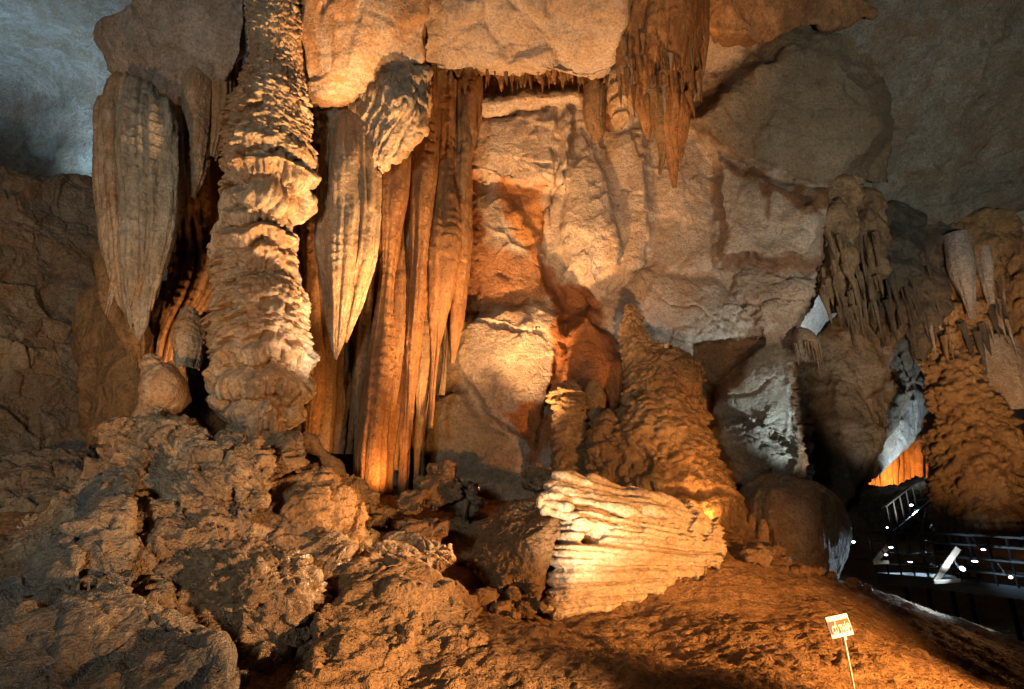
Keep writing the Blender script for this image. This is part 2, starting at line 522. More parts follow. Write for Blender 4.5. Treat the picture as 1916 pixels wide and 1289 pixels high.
def f_scale(ws=0.16, wl=0.11, dep=0.07, lump=0.12, seed=2, up=0.75, down=1.7, flut=0.3, fine=0.012):
    """overlapping drip scales (rippled flowstone)."""
    def fn(s, l, r, p, Ltot):
        z = -l
        a = s / ws + 0.55 * fbm(p, 1.7, 2) + 40; b = z / wl + 0.9 * fbm(p, 1.1, 2, off=9) + 60
        F1, F2, ID = worley2(a, b, seed, up, down)
        bul = np.clip(1 - (F1 / 0.82) ** 2, -0.3, 1)
        h = dep * (bul * (0.65 + 0.6 * _jit[ID, 1]) - 0.35) * (0.35 + 0.65 * sstep(0, 0.16, F2 - F1)) * (0.45 + 0.75 * sstep(-0.45, 0.25, perlin(p * 0.7 + 20)))
        F1b, F2b, IDb = worley2(a * 2.3 + 5, b * 2.1, seed + 9, up, down)
        h += 0.42 * dep * (0.7 - F1b) * sstep(0.0, 0.2, F2b - F1b)
        h += flut * dep * (ribs(s / (ws * 0.40) + 0.8 * perlin(p * 2.0) + 50, seed) - 0.5) * sstep(-0.2, 0.3, perlin(p * 0.8 + 70))
        h += lump * fbm(p, 0.8, 3) + fine * fbm(p, 14, 3, 0.65)
        return h * np.clip(r / (2.2 * dep + 0.02), 0.15, 1)
    return fn

def f_knob(size=0.18, dep=0.14, lump=0.2, fine=0.012):
    """cave popcorn: round knobs of mixed size."""
    def fn(s, l, r, p, Ltot):
        q = warp3(p, 0.08, 2.5)
        F1, F2, ID, V = worley(q / size, 3.3)
        h = dep * (np.clip(1 - (F1 / 0.75) ** 2, 0, 1) * (0.5 + 0.9 * _jit[ID, 1]) - 0.3) * (0.4 + 0.6 * sstep(0, 0.15, F2 - F1))
        F1, F2, ID, V = worley(q / (size * 0.5), 9.1)
        h += 0.40 * dep * (0.6 - F1)
        h += lump * fbm(p, 0.8, 3) + fine * fbm(p, 14, 3, 0.65)
        return h * np.clip(r / (2.2 * dep + 0.02), 0.15, 1)
    return fn

def f_tier(th=0.6, w=0.10, dep=0.16, lump=0.15, seed=3, fine=0.012):
    """shelves from which rows of drip fingers hang."""
    def fn(s, l, r, p, Ltot):
        t = l / th + 0.40 * fbm(p * [1.6, 1.6, 0.3], 0.9, 3) + 1.3 * (_jit[(np.floor(s / (w * 3.6) + 60 + 0.5 * perlin(p * 1.3)).astype(int)) & 255, 0])
        f = t - np.floor(t)
        led = sstep(0.0, 0.35, f) * (1 - 0.55 * f) * (1 - sstep(0.86, 1.0, f))
        h = dep * (led - 0.4)
        rb = ribs(s / w + 0.5 * perlin(p * 1.5) + 50, seed)
        h += 0.45 * dep * (rb - 0.5) * sstep(0.15, 0.6, f)
        F1, F2, ID = worley2(s / 0.22 + 0.5 * perlin(p * 2) + 40, -l / 0.18 + 50, seed)
        h += 0.35 * dep * (0.7 - F1) * (1 - sstep(0.25, 0.6, f))
        h += lump * fbm(p, 0.9, 3) + fine * fbm(p, 14, 3, 0.65)
        return h * np.clip(r / (2.2 * dep + 0.02), 0.15, 1)
    return fn

def blend(fns, stops, soft=0.04):
    """different surfaces along the length: stops are fractions between consecutive fns."""
    def fn(s, l, r, p, Ltot):
        x = l / Ltot + 0.03 * perlin(p * 1.2)
        h = fns[0](s, l, r, p, Ltot)
        for f, st in zip(fns[1:], stops):
            k = sstep(st - soft, st + soft, x)
            h = h * (1 - k) + k * f(s, l, r, p, Ltot)
        return h
    return fn

# ------------------------------------------------------------------ materials
def mat_rock(name, c1, c2, c3, stain=None, stain_amt=0.5, rough=0.8, spec=0.25, bump=0.35, scale=1.0, streak=0.0, wet=0.0, cool=None, rust=None, rust_amt=0.0, vert=False, tint=False):
    m = bpy.data.materials.new(name); m.use_nodes = True
    nt = m.node_tree; N = nt.nodes; Lk = nt.links
    bs = N['Principled BSDF']
    geo = N.new('ShaderNodeNewGeometry')
    def noise(sc, det=6, rgh=0.6, vec=None, dist=0.0):
        n = N.new('ShaderNodeTexNoise'); n.inputs['Scale'].default_value = sc
        n.inputs['Detail'].default_value = det; n.inputs['Roughness'].default_value = rgh
        n.inputs['Distortion'].default_value = dist
        Lk.new(vec if vec is not None else geo.outputs['Position'], n.inputs['Vector'])
        return n.outputs['Fac']
    def ramp(f, a, b):
        r = N.new('ShaderNodeMapRange'); r.inputs[1].default_value = a; r.inputs[2].default_value = b
        r.interpolation_type = 'SMOOTHSTEP'
        Lk.new(f, r.inputs[0]); return r.outputs[0]
    def mix(f, a, b):
        x = N.new('ShaderNodeMix'); x.data_type = 'RGBA'
        if isinstance(f, float): x.inputs[0].default_value = f
        else: Lk.new(f, x.inputs[0])
        for k, s_ in ((6, a), (7, b)):
            if isinstance(s_, tuple): x.inputs[k].default_value = (*s_, 1)
            else: Lk.new(s_, x.inputs[k])
        return x.outputs[2]
    def mul(a, b):
        x = N.new('ShaderNodeMath'); x.operation = 'MULTIPLY'
        Lk.new(a, x.inputs[0])
        if isinstance(b, float): x.inputs[1].default_value = b
        else: Lk.new(b, x.inputs[1])
        return x.outputs[0]
    mp = N.new('ShaderNodeMapping'); mp.inputs['Scale'].default_value = (1, 1, 0.16)
    Lk.new(geo.outputs['Position'], mp.inputs[0])
    mp2 = N.new('ShaderNodeMapping'); mp2.inputs['Scale'].default_value = (1, 1, 0.45)
    Lk.new(geo.outputs['Position'], mp2.inputs[0])
    col = mix(ramp(noise(0.7 * scale, 5, 0.6, None, 0.6), 0.36, 0.64), c1, c2)
    col = mix(mul(ramp(noise(3.3 * scale, 5, 0.7, None, 0.4), 0.46, 0.68), 0.75), col, c3)
    if streak > 0:
        col = mix(mul(ramp(noise(3.0 * scale, 4, 0.6, mp.outputs[0], 0.2), 0.44, 0.7), streak), col, c3)
    if stain is not None:
        f = mul(ramp(noise(0.9 * scale, 5, 0.62, mp.outputs[0] if streak > 0 else None, 0.8), 0.47, 0.66), stain_amt)
        col = mix(f, col, stain)
    if rust is not None:
        f = mul(ramp(noise(0.42 * scale, 5, 0.68, mp2.outputs[0], 1.2), 0.45, 0.57), rust_amt)
        col = mix(f, col, rust)
    if cool is not None:
        col = mix(mul(ramp(noise(0.55 * scale, 4, 0.6, None, 1.0), 0.5, 0.62), 0.8), col, cool)
    col = mix(mul(ramp(noise(15 * scale, 3, 0.8), 0.44, 0.66), 0.55), col, tuple(0.40 * k for k in c3))
    col = mix(mul(ramp(noise(8 * scale, 4, 0.8, None, 0.5), 0.52, 0.72), 0.45), col, tuple(min(0.8, 1.45 * k) for k in c1))
    if tint:
        at = N.new('ShaderNodeAttribute'); at.attribute_name = 'mineral_shade'  # vertex tint of the face: minerals and painted shade
        x = N.new('ShaderNodeMix'); x.data_type = 'RGBA'; x.blend_type = 'MULTIPLY'; x.inputs[0].default_value = 1.0
        Lk.new(col, x.inputs[6]); Lk.new(at.outputs['Color'], x.inputs[7]); col = x.outputs[2]
    Lk.new(col, bs.inputs['Base Color'])
    bs.inputs['Specular IOR Level'].default_value = spec
    if wet > 0:
        rr = N.new('ShaderNodeMapRange'); rr.inputs[1].default_value = 0.46; rr.inputs[2].default_value = 0.62
        rr.inputs[3].default_value = rough; rr.inputs[4].default_value = max(0.22, rough - wet)
        Lk.new(noise(1.5 * scale, 4, 0.65), rr.inputs[0]); Lk.new(rr.outputs[0], bs.inputs['Roughness'])
    else:
        bs.inputs['Roughness'].default_value = rough
    bv = None
    if vert:
        mp3 = N.new('ShaderNodeMapping'); mp3.inputs['Scale'].default_value = (1, 1, 0.30)
        Lk.new(geo.outputs['Position'], mp3.inputs[0]); bv = mp3.outputs[0]
    ad = N.new('ShaderNodeMath'); ad.operation = 'ADD'
    Lk.new(mul(noise(20 * scale, 3, 0.8), 0.12), ad.inputs[0])
    Lk.new(mul(noise(6 * scale, 4, 0.72, bv, 0.3), 0.22), ad.inputs[1])
    b = N.new('ShaderNodeBump'); b.inputs['Strength'].default_value = min(1.0, bump * 1.6); b.inputs['Distance'].default_value = 0.6
    Lk.new(ad.outputs[0], b.inputs['Height']); Lk.new(b.outputs[0], bs.inputs['Normal'])
    return m

def mat_plain(name, c, rough=0.5, metal=0.0, spec=0.4, emit=None, est=0.0, var=0.15):
    m = bpy.data.materials.new(name); m.use_nodes = True
    nt = m.node_tree; bs = nt.nodes['Principled BSDF']
    n = nt.nodes.new('ShaderNodeTexNoise'); n.inputs['Scale'].default_value = 9; n.inputs['Detail'].default_value = 6
    x = nt.nodes.new('ShaderNodeMix'); x.data_type = 'RGBA'
    g = nt.nodes.new('ShaderNodeNewGeometry'); nt.links.new(g.outputs['Position'], n.inputs['Vector'])
    nt.links.new(n.outputs['Fac'], x.inputs[0])
    x.inputs[6].default_value = (*[k * (1 - var) for k in c], 1); x.inputs[7].default_value = (*[min(1, k * (1 + var)) for k in c], 1)
    nt.links.new(x.outputs[2], bs.inputs['Base Color'])
    bs.inputs['Roughness'].default_value = rough; bs.inputs['Metallic'].default_value = metal
    bs.inputs['Specular IOR Level'].default_value = spec
    if emit:
        bs.inputs['Emission Color'].default_value = (*emit, 1); bs.inputs['Emission Strength'].default_value = est
    return m
# ------------------------------------------------------------------ rock materials
M = {}
RUST = (0.26, 0.115, 0.035)
M['wall'] = mat_rock('limestone_tan', (0.40, 0.29, 0.20), (0.31, 0.22, 0.15), (0.20, 0.135, 0.09), stain=(0.27, 0.14, 0.055), stain_amt=0.5, bump=0.4, rust=RUST, rust_amt=0.8)
M['wallv'] = mat_rock('limestone_face', (0.40, 0.295, 0.205), (0.32, 0.23, 0.16), (0.22, 0.155, 0.105), stain=(0.29, 0.17, 0.08), stain_amt=0.35, bump=0.45, rust=RUST, rust_amt=0.25, tint=True)
M['roof'] = mat_rock('limestone_roof', (0.36, 0.27, 0.20), (0.29, 0.215, 0.16), (0.22, 0.155, 0.11), stain=(0.30, 0.19, 0.10), stain_amt=0.4, bump=0.4, rust=(0.25, 0.14, 0.06), rust_amt=0.3)
M['grey'] = mat_rock('limestone_grey', (0.31, 0.26, 0.22), (0.24, 0.20, 0.17), (0.155, 0.125, 0.10), stain=(0.15, 0.09, 0.045), stain_amt=0.5, bump=0.5, rust=(0.17, 0.10, 0.05), rust_amt=0.4)
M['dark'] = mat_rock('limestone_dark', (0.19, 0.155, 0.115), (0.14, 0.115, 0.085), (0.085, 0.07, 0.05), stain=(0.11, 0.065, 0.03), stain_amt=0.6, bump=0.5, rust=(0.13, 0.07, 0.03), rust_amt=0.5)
M['flow'] = mat_rock('flowstone_pale', (0.40, 0.30, 0.20), (0.28, 0.205, 0.13), (0.16, 0.11, 0.065), stain=(0.30, 0.15, 0.05), stain_amt=0.6, streak=0.6, rough=0.6, spec=0.4, bump=0.5, wet=0.2, rust=RUST, rust_amt=0.6, vert=True)
M['greyflow'] = mat_rock('flowstone_greygreen', (0.30, 0.26, 0.20), (0.23, 0.195, 0.145), (0.13, 0.105, 0.075), stain=(0.24, 0.14, 0.06), stain_amt=0.4, streak=0.6, rough=0.6, spec=0.4, bump=0.5, wet=0.2, vert=True)
M['orange'] = mat_rock('flowstone_orange', (0.36, 0.17, 0.06), (0.25, 0.105, 0.032), (0.14, 0.06, 0.02), stain=(0.36, 0.21, 0.09), stain_amt=0.35, streak=0.75, rough=0.6, spec=0.35, bump=0.5, rust=(0.13, 0.055, 0.02), rust_amt=0.6, vert=True)
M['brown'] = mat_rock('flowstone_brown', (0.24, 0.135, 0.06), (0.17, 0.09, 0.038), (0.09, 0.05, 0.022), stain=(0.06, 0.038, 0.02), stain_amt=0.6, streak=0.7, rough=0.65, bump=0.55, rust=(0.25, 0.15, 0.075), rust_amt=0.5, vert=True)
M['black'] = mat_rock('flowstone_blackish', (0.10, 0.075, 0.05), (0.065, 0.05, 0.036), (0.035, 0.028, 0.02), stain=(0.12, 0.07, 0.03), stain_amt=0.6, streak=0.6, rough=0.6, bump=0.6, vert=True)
M['popcorn'] = mat_rock('popcorn_ochre', (0.27, 0.155, 0.062), (0.18, 0.098, 0.037), (0.085, 0.046, 0.018), stain=(0.34, 0.23, 0.12), stain_amt=0.3, rough=0.55, spec=0.4, bump=0.6, wet=0.2, rust=(0.15, 0.075, 0.03), rust_amt=0.6)
M['crag'] = mat_rock('craggy_rock', (0.44, 0.31, 0.19), (0.29, 0.19, 0.105), (0.12, 0.08, 0.048), stain=(0.10, 0.07, 0.048), stain_amt=0.6, rough=0.5, spec=0.45, bump=0.6, wet=0.22, rust=(0.22, 0.11, 0.045), rust_amt=0.6)
M['wetrock'] = mat_rock('wet_rock', (0.28, 0.20, 0.135), (0.19, 0.14, 0.10), (0.09, 0.075, 0.06), stain=(0.36, 0.21, 0.09), stain_amt=0.6, rough=0.45, spec=0.6, bump=0.6, wet=0.22, cool=(0.09, 0.10, 0.10))
M['clay'] = mat_rock('cave_clay', (0.38, 0.215, 0.10), (0.30, 0.16, 0.07), (0.18, 0.10, 0.048), stain=(0.42, 0.26, 0.13), stain_amt=0.5, rough=0.75, spec=0.2, bump=0.6, wet=0.15, rust=(0.20, 0.11, 0.05), rust_amt=0.45)
M['cream'] = mat_rock('flowstone_cream', (0.62, 0.46, 0.32), (0.50, 0.36, 0.23), (0.33, 0.20, 0.09), stain=(0.42, 0.23, 0.08), stain_amt=0.5, rough=0.55, spec=0.35, bump=0.45)
M['steel'] = mat_plain('painted_steel', (0.035, 0.04, 0.045), 0.5, 0.4)
M['wood'] = mat_plain('worn_timber', (0.32, 0.24, 0.18), 0.7)
M['galv'] = mat_plain('galvanised_steel', (0.10, 0.11, 0.115), 0.45, 0.6)
M['lampbody'] = mat_plain('lamp_housing', (0.05, 0.05, 0.055), 0.5)
M['led'] = mat_plain('led_glass', (0.8, 0.8, 0.8), 0.3, emit=(0.72, 0.88, 1.0), est=11.0)
M['warmled'] = mat_plain('warm_lamp_glass', (0.8, 0.8, 0.8), 0.3, emit=(1.0, 0.55, 0.25), est=14.0)
M['signw'] = mat_plain('sign_white', (0.82, 0.80, 0.76), 0.45, var=0.04)
M['signo'] = mat_plain('sign_ochre', (0.27, 0.08, 0.014), 0.5, var=0.06)

# ------------------------------------------------------------------ ground: one sheet through surveyed points
GP = [(600, 1271, 6.2), (1000, 1271, 6.2), (1400, 1275, 6.4), (1600, 1300, 7.0), (1830, 1262, 9.0), (700, 1160, 8.0), (900, 1130, 9.0),
      (1000, 1160, 10.0), (1150, 1165, 10.2), (1310, 1085, 11.0), (1355, 1040, 12.0), (1400, 1000, 13.3), (1500, 1062, 14.3), (1560, 1085, 15.2),
      (1450, 1120, 10.6), (1500, 1150, 9.6), (1640, 1098, 14.0), (1700, 1150, 12.2), (1780, 1215, 10.6), (700, 925, 13.8), (900, 985, 13.0), (950, 940, 16.0), (1250, 960, 13.5),
      (100, 1060, 9.0), (100, 905, 14.5), (20, 1250, 6.5), (300, 1290, 5.6), (400, 930, 13.0), (1850, 1180, 17), (1750, 1150, 19), (1900, 1290, 10.0), (1680, 1000, 26), (1800, 1040, 25),
      (1880, 1230, 12.5), (1720, 1130, 16.5)]
gp = [tuple(P(*q)) for q in GP] + [(0, 0, 0), (-6, 0, 0), (6, 0, -0.1), (0, -6, 0), (0, 3.5, 0.0), (-5, 3.5, 0.1), (5, 3.5, -0.1), (-14, 2, 0.5), (-16, 12, 2.5), (-18, 22, 4), (14, 4, -0.3), (22, 20, 0.2), (26, 32, 1), (0, 26, 4), (-10, 26, 4.5), (20, 38, 3)]
gp = np.array(gp)
def tps_fit(xy, z):
    n = len(xy)
    d = np.linalg.norm(xy[:, None] - xy[None], axis=2)
    K = np.where(d > 0, d * d * np.log(d + 1e-9), 0) + np.eye(n) * 0.15
    Pm = np.c_[np.ones(n), xy]
    A = np.block([[K, Pm], [Pm.T, np.zeros((3, 3))]])
    return np.linalg.solve(A, np.r_[z, 0, 0, 0])
gw = tps_fit(gp[:, :2], gp[:, 2])
def ground_z(x, y):
    q = np.stack([np.ravel(x), np.ravel(y)], 1)
    out = np.empty(len(q))
    for a in range(0, len(q), 20000):
        s = q[a:a + 20000]
        d = np.linalg.norm(s[:, None] - gp[None, :, :2], axis=2)
        out[a:a + 20000] = np.where(d > 0, d * d * np.log(d + 1e-9), 0) @ gw[:-3] + gw[-3] + s @ gw[-2:]
    return out
def build_ground():
    un = np.r_[np.linspace(-1400, 520, 60)[:-1], np.linspace(520, 1960, 310), np.linspace(1960, 3300, 50)[1:]]
    yy = np.r_[np.linspace(-6, 5.2, 30)[:-1], np.linspace(5.2, 13, 165)[:-1], np.linspace(13, 20, 80)[:-1], np.linspace(20, 48, 70)]
    ny, nx = len(yy), len(un)
    Yg, Ug = np.meshgrid(yy, un, indexing='ij')
    Xg = (Ug - 958) / 1150 * 1.06 * np.maximum(Yg, 5.2)
    z = ground_z(Xg, Yg)
    V = np.stack([Xg.ravel(), Yg.ravel(), z], 1)
    i = (np.arange(ny - 1)[:, None] * nx + np.arange(nx - 1)[None, :]).ravel()
    Q = np.stack([i, i + 1, i + nx + 1, i + nx], 1)
    N = vnormals(V, Q)
    q = warp3(V, 0.25, 0.9)
    h = 0.14 * fbm(V, 0.55, 3) + 0.02
    f, e, ID = facet(q * [1.3, 1.3, 1.3], 3.0, 0.3); h += 0.06 * f
    f, e, ID = facet(q * [3.6, 3.6, 3.6], 5.0, 0.2); h += 0.035 * f * sstep(-0.3, 0.3, perlin(V * 0.6 + 5))
    h += 0.035 * fbm(V, 6.5, 4, 0.65)
    V = V + N * (h - 0.06)[:, None]
    return finish('ground', V, Q, M['clay'], None, None, kind='structure')
build_ground()

# ------------------------------------------------------------------ cave shell
US = [-700, -250, 0, 200, 450, 700, 950, 1200, 1450, 1600, 1720, 1900, 2150, 2700]
VS = [-500, -200, 0, 150, 330, 500, 650, 800, 950, 1150]
YT = [
 [6, 7, 7, 8, 8, 8, 8, 8, 8, 8, 8, 8, 8, 7],
 [8, 9.5, 10.5, 11, 11, 11, 11, 11, 11, 11.5, 11.5, 11.5, 11, 9],
 [11, 14, 16, 16, 15, 14, 13.8, 13.8, 14, 14.5, 14.5, 14.5, 14, 11],
 [12, 17, 21, 20, 18, 17, 17.5, 17.5, 16.5, 17, 17.5, 17.5, 16.5, 13],
 [12, 18, 23, 21, 18, 17.4, 17.8, 17.8, 17.2, 18, 21, 21, 19, 15],
 [12, 17, 20, 20, 18.5, 18.2, 18.8, 18.6, 24, 27, 30, 30, 24, 17],
 [12, 16, 19, 19, 18.2, 18, 18.3, 18.6, 28, 33, 38, 38, 28, 18],
 [11, 15, 18, 18, 18, 17.8, 18, 18.2, 31, 36, 42, 42, 30, 18],
 [10, 14, 17, 17, 17.5, 17.5, 18, 19, 30, 36, 42, 42, 30, 18],
 [9, 12, 15, 16, 16.5, 17, 17.5, 18.5, 26, 31, 38, 38, 28, 17]]
shell = sheet('cave_wall', US, VS, YT, M['grey'], 9.5, d_lime, 1.2, kind='structure')

def slab(outline, thick=1.2, mat='wall', extra=(), name='rock_slab', d=d_lime, s=0.6, smooth=3, res=4.1, grow=1.06, **kw):
    q = outline[0]
    c = [sum(a[k] for a in outline) / len(outline) for k in range(2)]
    outline = [(c[0] + (a[0] - c[0]) * grow, c[1] + (a[1] - c[1]) * grow, a[2]) for a in outline]
    return rock(name, [(outline, thick, list(extra))], M[mat], vox=res * pxm(*q), smooth=smooth, d=d, s=s, parent=shell, cull=-0.04, **kw)

# back wall: one continuous face; planes, ledges and cracks surveyed from the place, stone tinted by minerals and by painted shade
def build_face():
    res = 2.7
    us = np.arange(770, 1690, res); vs = np.arange(10, 950, res)
    U, Vv = np.meshgrid(us, vs, indexing='ij')
    ku = [760, 900, 1050, 1200, 1350, 1500, 1700]; kv = [0, 150, 300, 450, 600, 750, 960]
    yt = np.array([[14.5, 15, 15.5, 15, 14.5, 14, 14], [17, 17, 17.2, 17, 16, 15, 15.6], [17.8, 17.6, 17.6, 17.4, 16.8, 16.3, 17.5],
                   [17.8, 17.5, 17.6, 17.3, 16.9, 16.4, 19], [17.4, 17.2, 17.2, 17.1, 16.8, 16.6, 20], [17, 16.8, 16.8, 17, 16.7, 16.6, 20], [16.5, 16.4, 16.6, 17, 16.8, 16.8, 20]])
    Y = hermite(us, ku, hermite(vs, kv, yt).T)
    pp = np.stack([U.ravel(), Vv.ravel(), np.zeros(U.size)], 1)
    def nz(fr, o): return perlin(pp * fr + o).reshape(U.shape)
    Uw = U + 12 * nz(1 / 75, 3.3) + 5 * nz(1 / 24, 7.1) + 2 * nz(1 / 9, 1.9); Vw = Vv + 12 * nz(1 / 75, 11.3) + 5 * nz(1 / 24, 17.7) + 2 * nz(1 / 9, 5.2)
    def plate(pts, soft=5, bulge=0.0, extra=None):
        nonlocal Y
        q = np.array(pts, float)
        A = np.c_[q[:, 0], q[:, 1], np.ones(len(q))]
        k = np.linalg.lstsq(A, q[:, 2], rcond=None)[0]
        sd = poly_sd(Uw, Vw, q[:, :2])
        sf = soft * (1.0 + 2.6 * sstep(-0.25, 0.45, nz(1 / 60, pts[0][0] * 0.13)))
        w = sstep(-sf, sf, sd)
        Yp = k[0] * U + k[1] * Vv + k[2] - bulge * np.sqrt(np.clip(sd / max(sd.max(), 1), 0, 1))
        Y = Y + w * (Yp - Y)
    # dark roof slab and the wall right of centre
    plate([(1285, 232, 15.9), (1350, 168, 15.2), (1480, 72, 14.0), (1550, 75, 14.0), (1640, 160, 15.0), (1660, 240, 15.8), (1600, 332, 16.2), (1540, 346, 16.2), (1440, 326, 16.2), (1340, 275, 16.1)], 13, 0.15)
    plate([(1205, 240, 17.5), (1285, 240, 17.3), (1350, 330, 17.0), (1352, 480, 16.9), (1300, 520, 16.9), (1215, 545, 17.0), (1222, 440, 17.2)], 8, 0.25)
    plate([(1340, 290, 16.3), (1440, 338, 16.0), (1540, 355, 15.9), (1536, 440, 15.8), (1528, 480, 15.7), (1470, 484, 15.7), (1390, 470, 15.8), (1350, 488, 16.1), (1346, 400, 16.6)], 9, 0.2)
    plate([(1355, 560, 16.8), (1390, 500, 16.7), (1470, 505, 16.4), (1535, 525, 16.2), (1560, 560, 16.2), (1500, 600, 16.4), (1440, 640, 16.5), (1400, 625, 16.6)], 5, 0.25)
    plate([(1110, 560, 17.2), (1200, 512, 17.0), (1340, 520, 16.8), (1410, 600, 16.7), (1420, 645, 16.8), (1320, 655, 17.0), (1205, 615, 17.1), (1120, 650, 17.2)], 7, 0.35)
    plate([(1290, 640, 17.3), (1425, 640, 17.0), (1380, 730, 17.0), (1335, 770, 17.0), (1300, 720, 17.2)], 4, 0.0)
    plate([(1335, 745, 16.8), (1395, 690, 16.5), (1440, 645, 16.4), (1520, 640, 16.3), (1530, 850, 16.2), (1520, 940, 16.3), (1400, 940, 16.5), (1350, 925, 16.6), (1310, 840, 16.8)], 6, 0.35)
    plate([(1310, 800, 16.6), (1370, 782, 16.2), (1440, 800, 16.0), (1470, 850, 16.0), (1420, 905, 16.0), (1350, 940, 16.1), (1310, 890, 16.4)], 5, 0.2)
    # centre
    plate([(884, 330, 17.5), (1030, 350, 17.4), (1020, 430, 17.4), (1015, 480, 17.4), (940, 415, 17.5), (890, 365, 17.6)], 6, 0.1)
    plate([(1040, 195, 17.3), (1200, 180, 17.1), (1225, 440, 17.1), (1205, 500, 17.0), (1165, 535, 17.1), (1100, 580, 17.2), (1045, 560, 17.5), (1012, 480, 17.8), (1030, 370, 17.8)], 6, 0.2)
    plate([(1128, 240, 17.3), (1205, 235, 17.0), (1214, 340, 17.0), (1224, 440, 16.8), (1203, 500, 16.8), (1160, 530, 17.0), (1155, 440, 17.2), (1138, 330, 17.3)], 5, 0.2)
    plate([(1088, 236, 17.3), (1118, 275, 17.0), (1142, 370, 16.8), (1160, 460, 16.6), (1152, 492, 16.6), (1110, 520, 16.7), (1062, 505, 16.9), (1050, 440, 17.2), (1056, 330, 17.3)], 5, 0.35)
    plate([(880, 214, 17.0), (1045, 205, 16.8), (1050, 260, 16.8), (1036, 335, 16.8), (1022, 354, 16.9), (930, 338, 17.0), (880, 326, 17.1)], 5, 0.15)
    plate([(1046, 190, 17.1), (1072, 222, 16.7), (1068, 290, 16.7), (1050, 354, 16.8), (1034, 345, 17.0), (1038, 260, 17.0)], 4, 0.15)
    plate([(880, 345, 17.5), (928, 345, 17.1), (980, 400, 17.1), (1018, 480, 17.0), (1040, 545, 16.9), (1060, 580, 16.9), (1000, 600, 16.8), (880, 590, 17.0), (860, 480, 17.3)], 6, 0.3)
    plate([(780, 188, 16.8), (870, 180, 16.6), (1000, 158, 16.5), (1150, 165, 16.6), (1150, 200, 16.8), (1040, 205, 16.8), (890, 212, 16.7), (780, 208, 16.8)], 4, 0.25)
    # boss, its foot, the brown lobe
    plate([(780, 745, 16.7), (848, 728, 16.5), (905, 785, 16.3), (1000, 855, 16.3), (1010, 950, 16.3), (780, 950, 16.5)], 6, 0.2)
    plate([(875, 588, 16.6), (985, 566, 16.3), (1052, 582, 16.3), (1060, 640, 16.1), (1038, 700, 15.9), (1026, 770, 16.0), (1004, 855, 16.2), (925, 782, 16.3), (848, 705, 16.5), (832, 640, 16.6)], 6, 0.35)
    plate([(1000, 860, 16.3), (1020, 770, 16.1), (1038, 700, 16.2), (1050, 760, 16.1), (1050, 950, 16.0), (1005, 950, 16.2)], 5, 0.1)
    plate([(1060, 600, 16.5), (1100, 565, 16.4), (1142, 640, 16.1), (1175, 690, 15.9), (1172, 750, 15.8), (1135, 800, 15.8), (1085, 800, 15.8), (1036, 770, 15.9), (1036, 690, 16.1)], 5, 0.45)
    for ln, wd, dp in [([(1078, 235), (1060, 300), (1040, 362), (1014, 400), (1010, 480), (1040, 520), (1060, 570), (1055, 620)], 4, 0.45), ([(1010, 482), (1060, 520), (1105, 560)], 3, 0.35), ([(885, 212), (960, 214), (1020, 205)], 2.5, 0.3),
                       ([(885, 325), (930, 338), (1020, 352)], 2.5, 0.2), ([(960, 300), (1025, 306)], 2, 0.12), ([(1118, 275), (1150, 400), (1160, 470)], 3, 0.18), ([(1140, 366), (1205, 368)], 2, 0.15), ([(1222, 440), (1205, 500), (1150, 530), (1110, 560)], 3, 0.25),
                       ([(880, 590), (960, 612), (1020, 625), (1050, 650)], 3, 0.2), ([(848, 705), (900, 760), (960, 780)], 2.5, 0.12), ([(1055, 640), (1035, 700), (1020, 780)], 3.5, 0.35), ([(1285, 235), (1340, 278), (1440, 330), (1540, 348), (1600, 334), (1650, 260)], 3, 0.2),
                       ([(1345, 420), (1352, 480)], 3, 0.1), ([(1330, 750), (1400, 735), (1440, 715)], 2.5, 0.2), ([(1360, 800), (1420, 790), (1470, 830)], 2.5, 0.2), ([(1420, 340), (1440, 400), (1435, 420)], 3, 0.1), ([(1400, 590), (1440, 560), (1500, 570)], 2.5, 0.15), ([(1230, 560), (1300, 575), (1360, 620)], 2.5, 0.15), ([(1450, 180), (1530, 210), (1620, 200)], 2, 0.08), ([(1430, 230), (1530, 265), (1590, 262)], 2, 0.1)]:
        dd = line_d(Uw, Vw, ln)
        Y = Y + dp * np.exp(-(dd / wd) ** 2) * (0.6 + 0.6 * nz(1 / 30, 9.0))
    kvE = [0, 340, 350, 480, 600, 640, 700, 800, 900, 960]; kuE = [1690, 1672, 1560, 1548, 1500, 1492, 1497, 1506, 1514, 1518]
    edge = np.interp(Vv, kvE, kuE)
    Y = Y + 2.2 * sstep(-16, 6, Uw - edge) ** 2
    Vx = Pv(U, Vv, Y).reshape(-1, 3)
    nu, nv = U.shape
    i = (np.arange(nu - 1)[:, None] * nv + np.arange(nv - 1)[None, :]).ravel()
    Q = np.stack([i, i + 1, i + nv + 1, i + nv], 1)
    keep = ((Uw - edge).ravel()[Q] < 8).all(axis=1)
    # mineral tints of the stone, with some shade painted in
    col = np.ones((nu, nv, 3))
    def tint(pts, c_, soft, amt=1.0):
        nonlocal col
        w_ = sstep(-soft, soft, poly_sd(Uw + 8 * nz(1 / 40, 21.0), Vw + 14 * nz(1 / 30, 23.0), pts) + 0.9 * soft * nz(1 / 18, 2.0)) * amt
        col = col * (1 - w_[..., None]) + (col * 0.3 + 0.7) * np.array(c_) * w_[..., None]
    tint([(1300, 190), (1420, 60), (1500, 0), (1720, 0), (1720, 360), (1545, 352), (1440, 328), (1340, 277), (1285, 234)], (0.38, 0.36, 0.30), 16)  # dim roof corner: lack of light painted into the stone colour
    tint([(1330, 700), (1440, 640), (1530, 640), (1530, 940), (1380, 940), (1300, 850)], (0.80, 0.90, 0.95), 14)  # cooler, bluish grey tint on the lower right wall
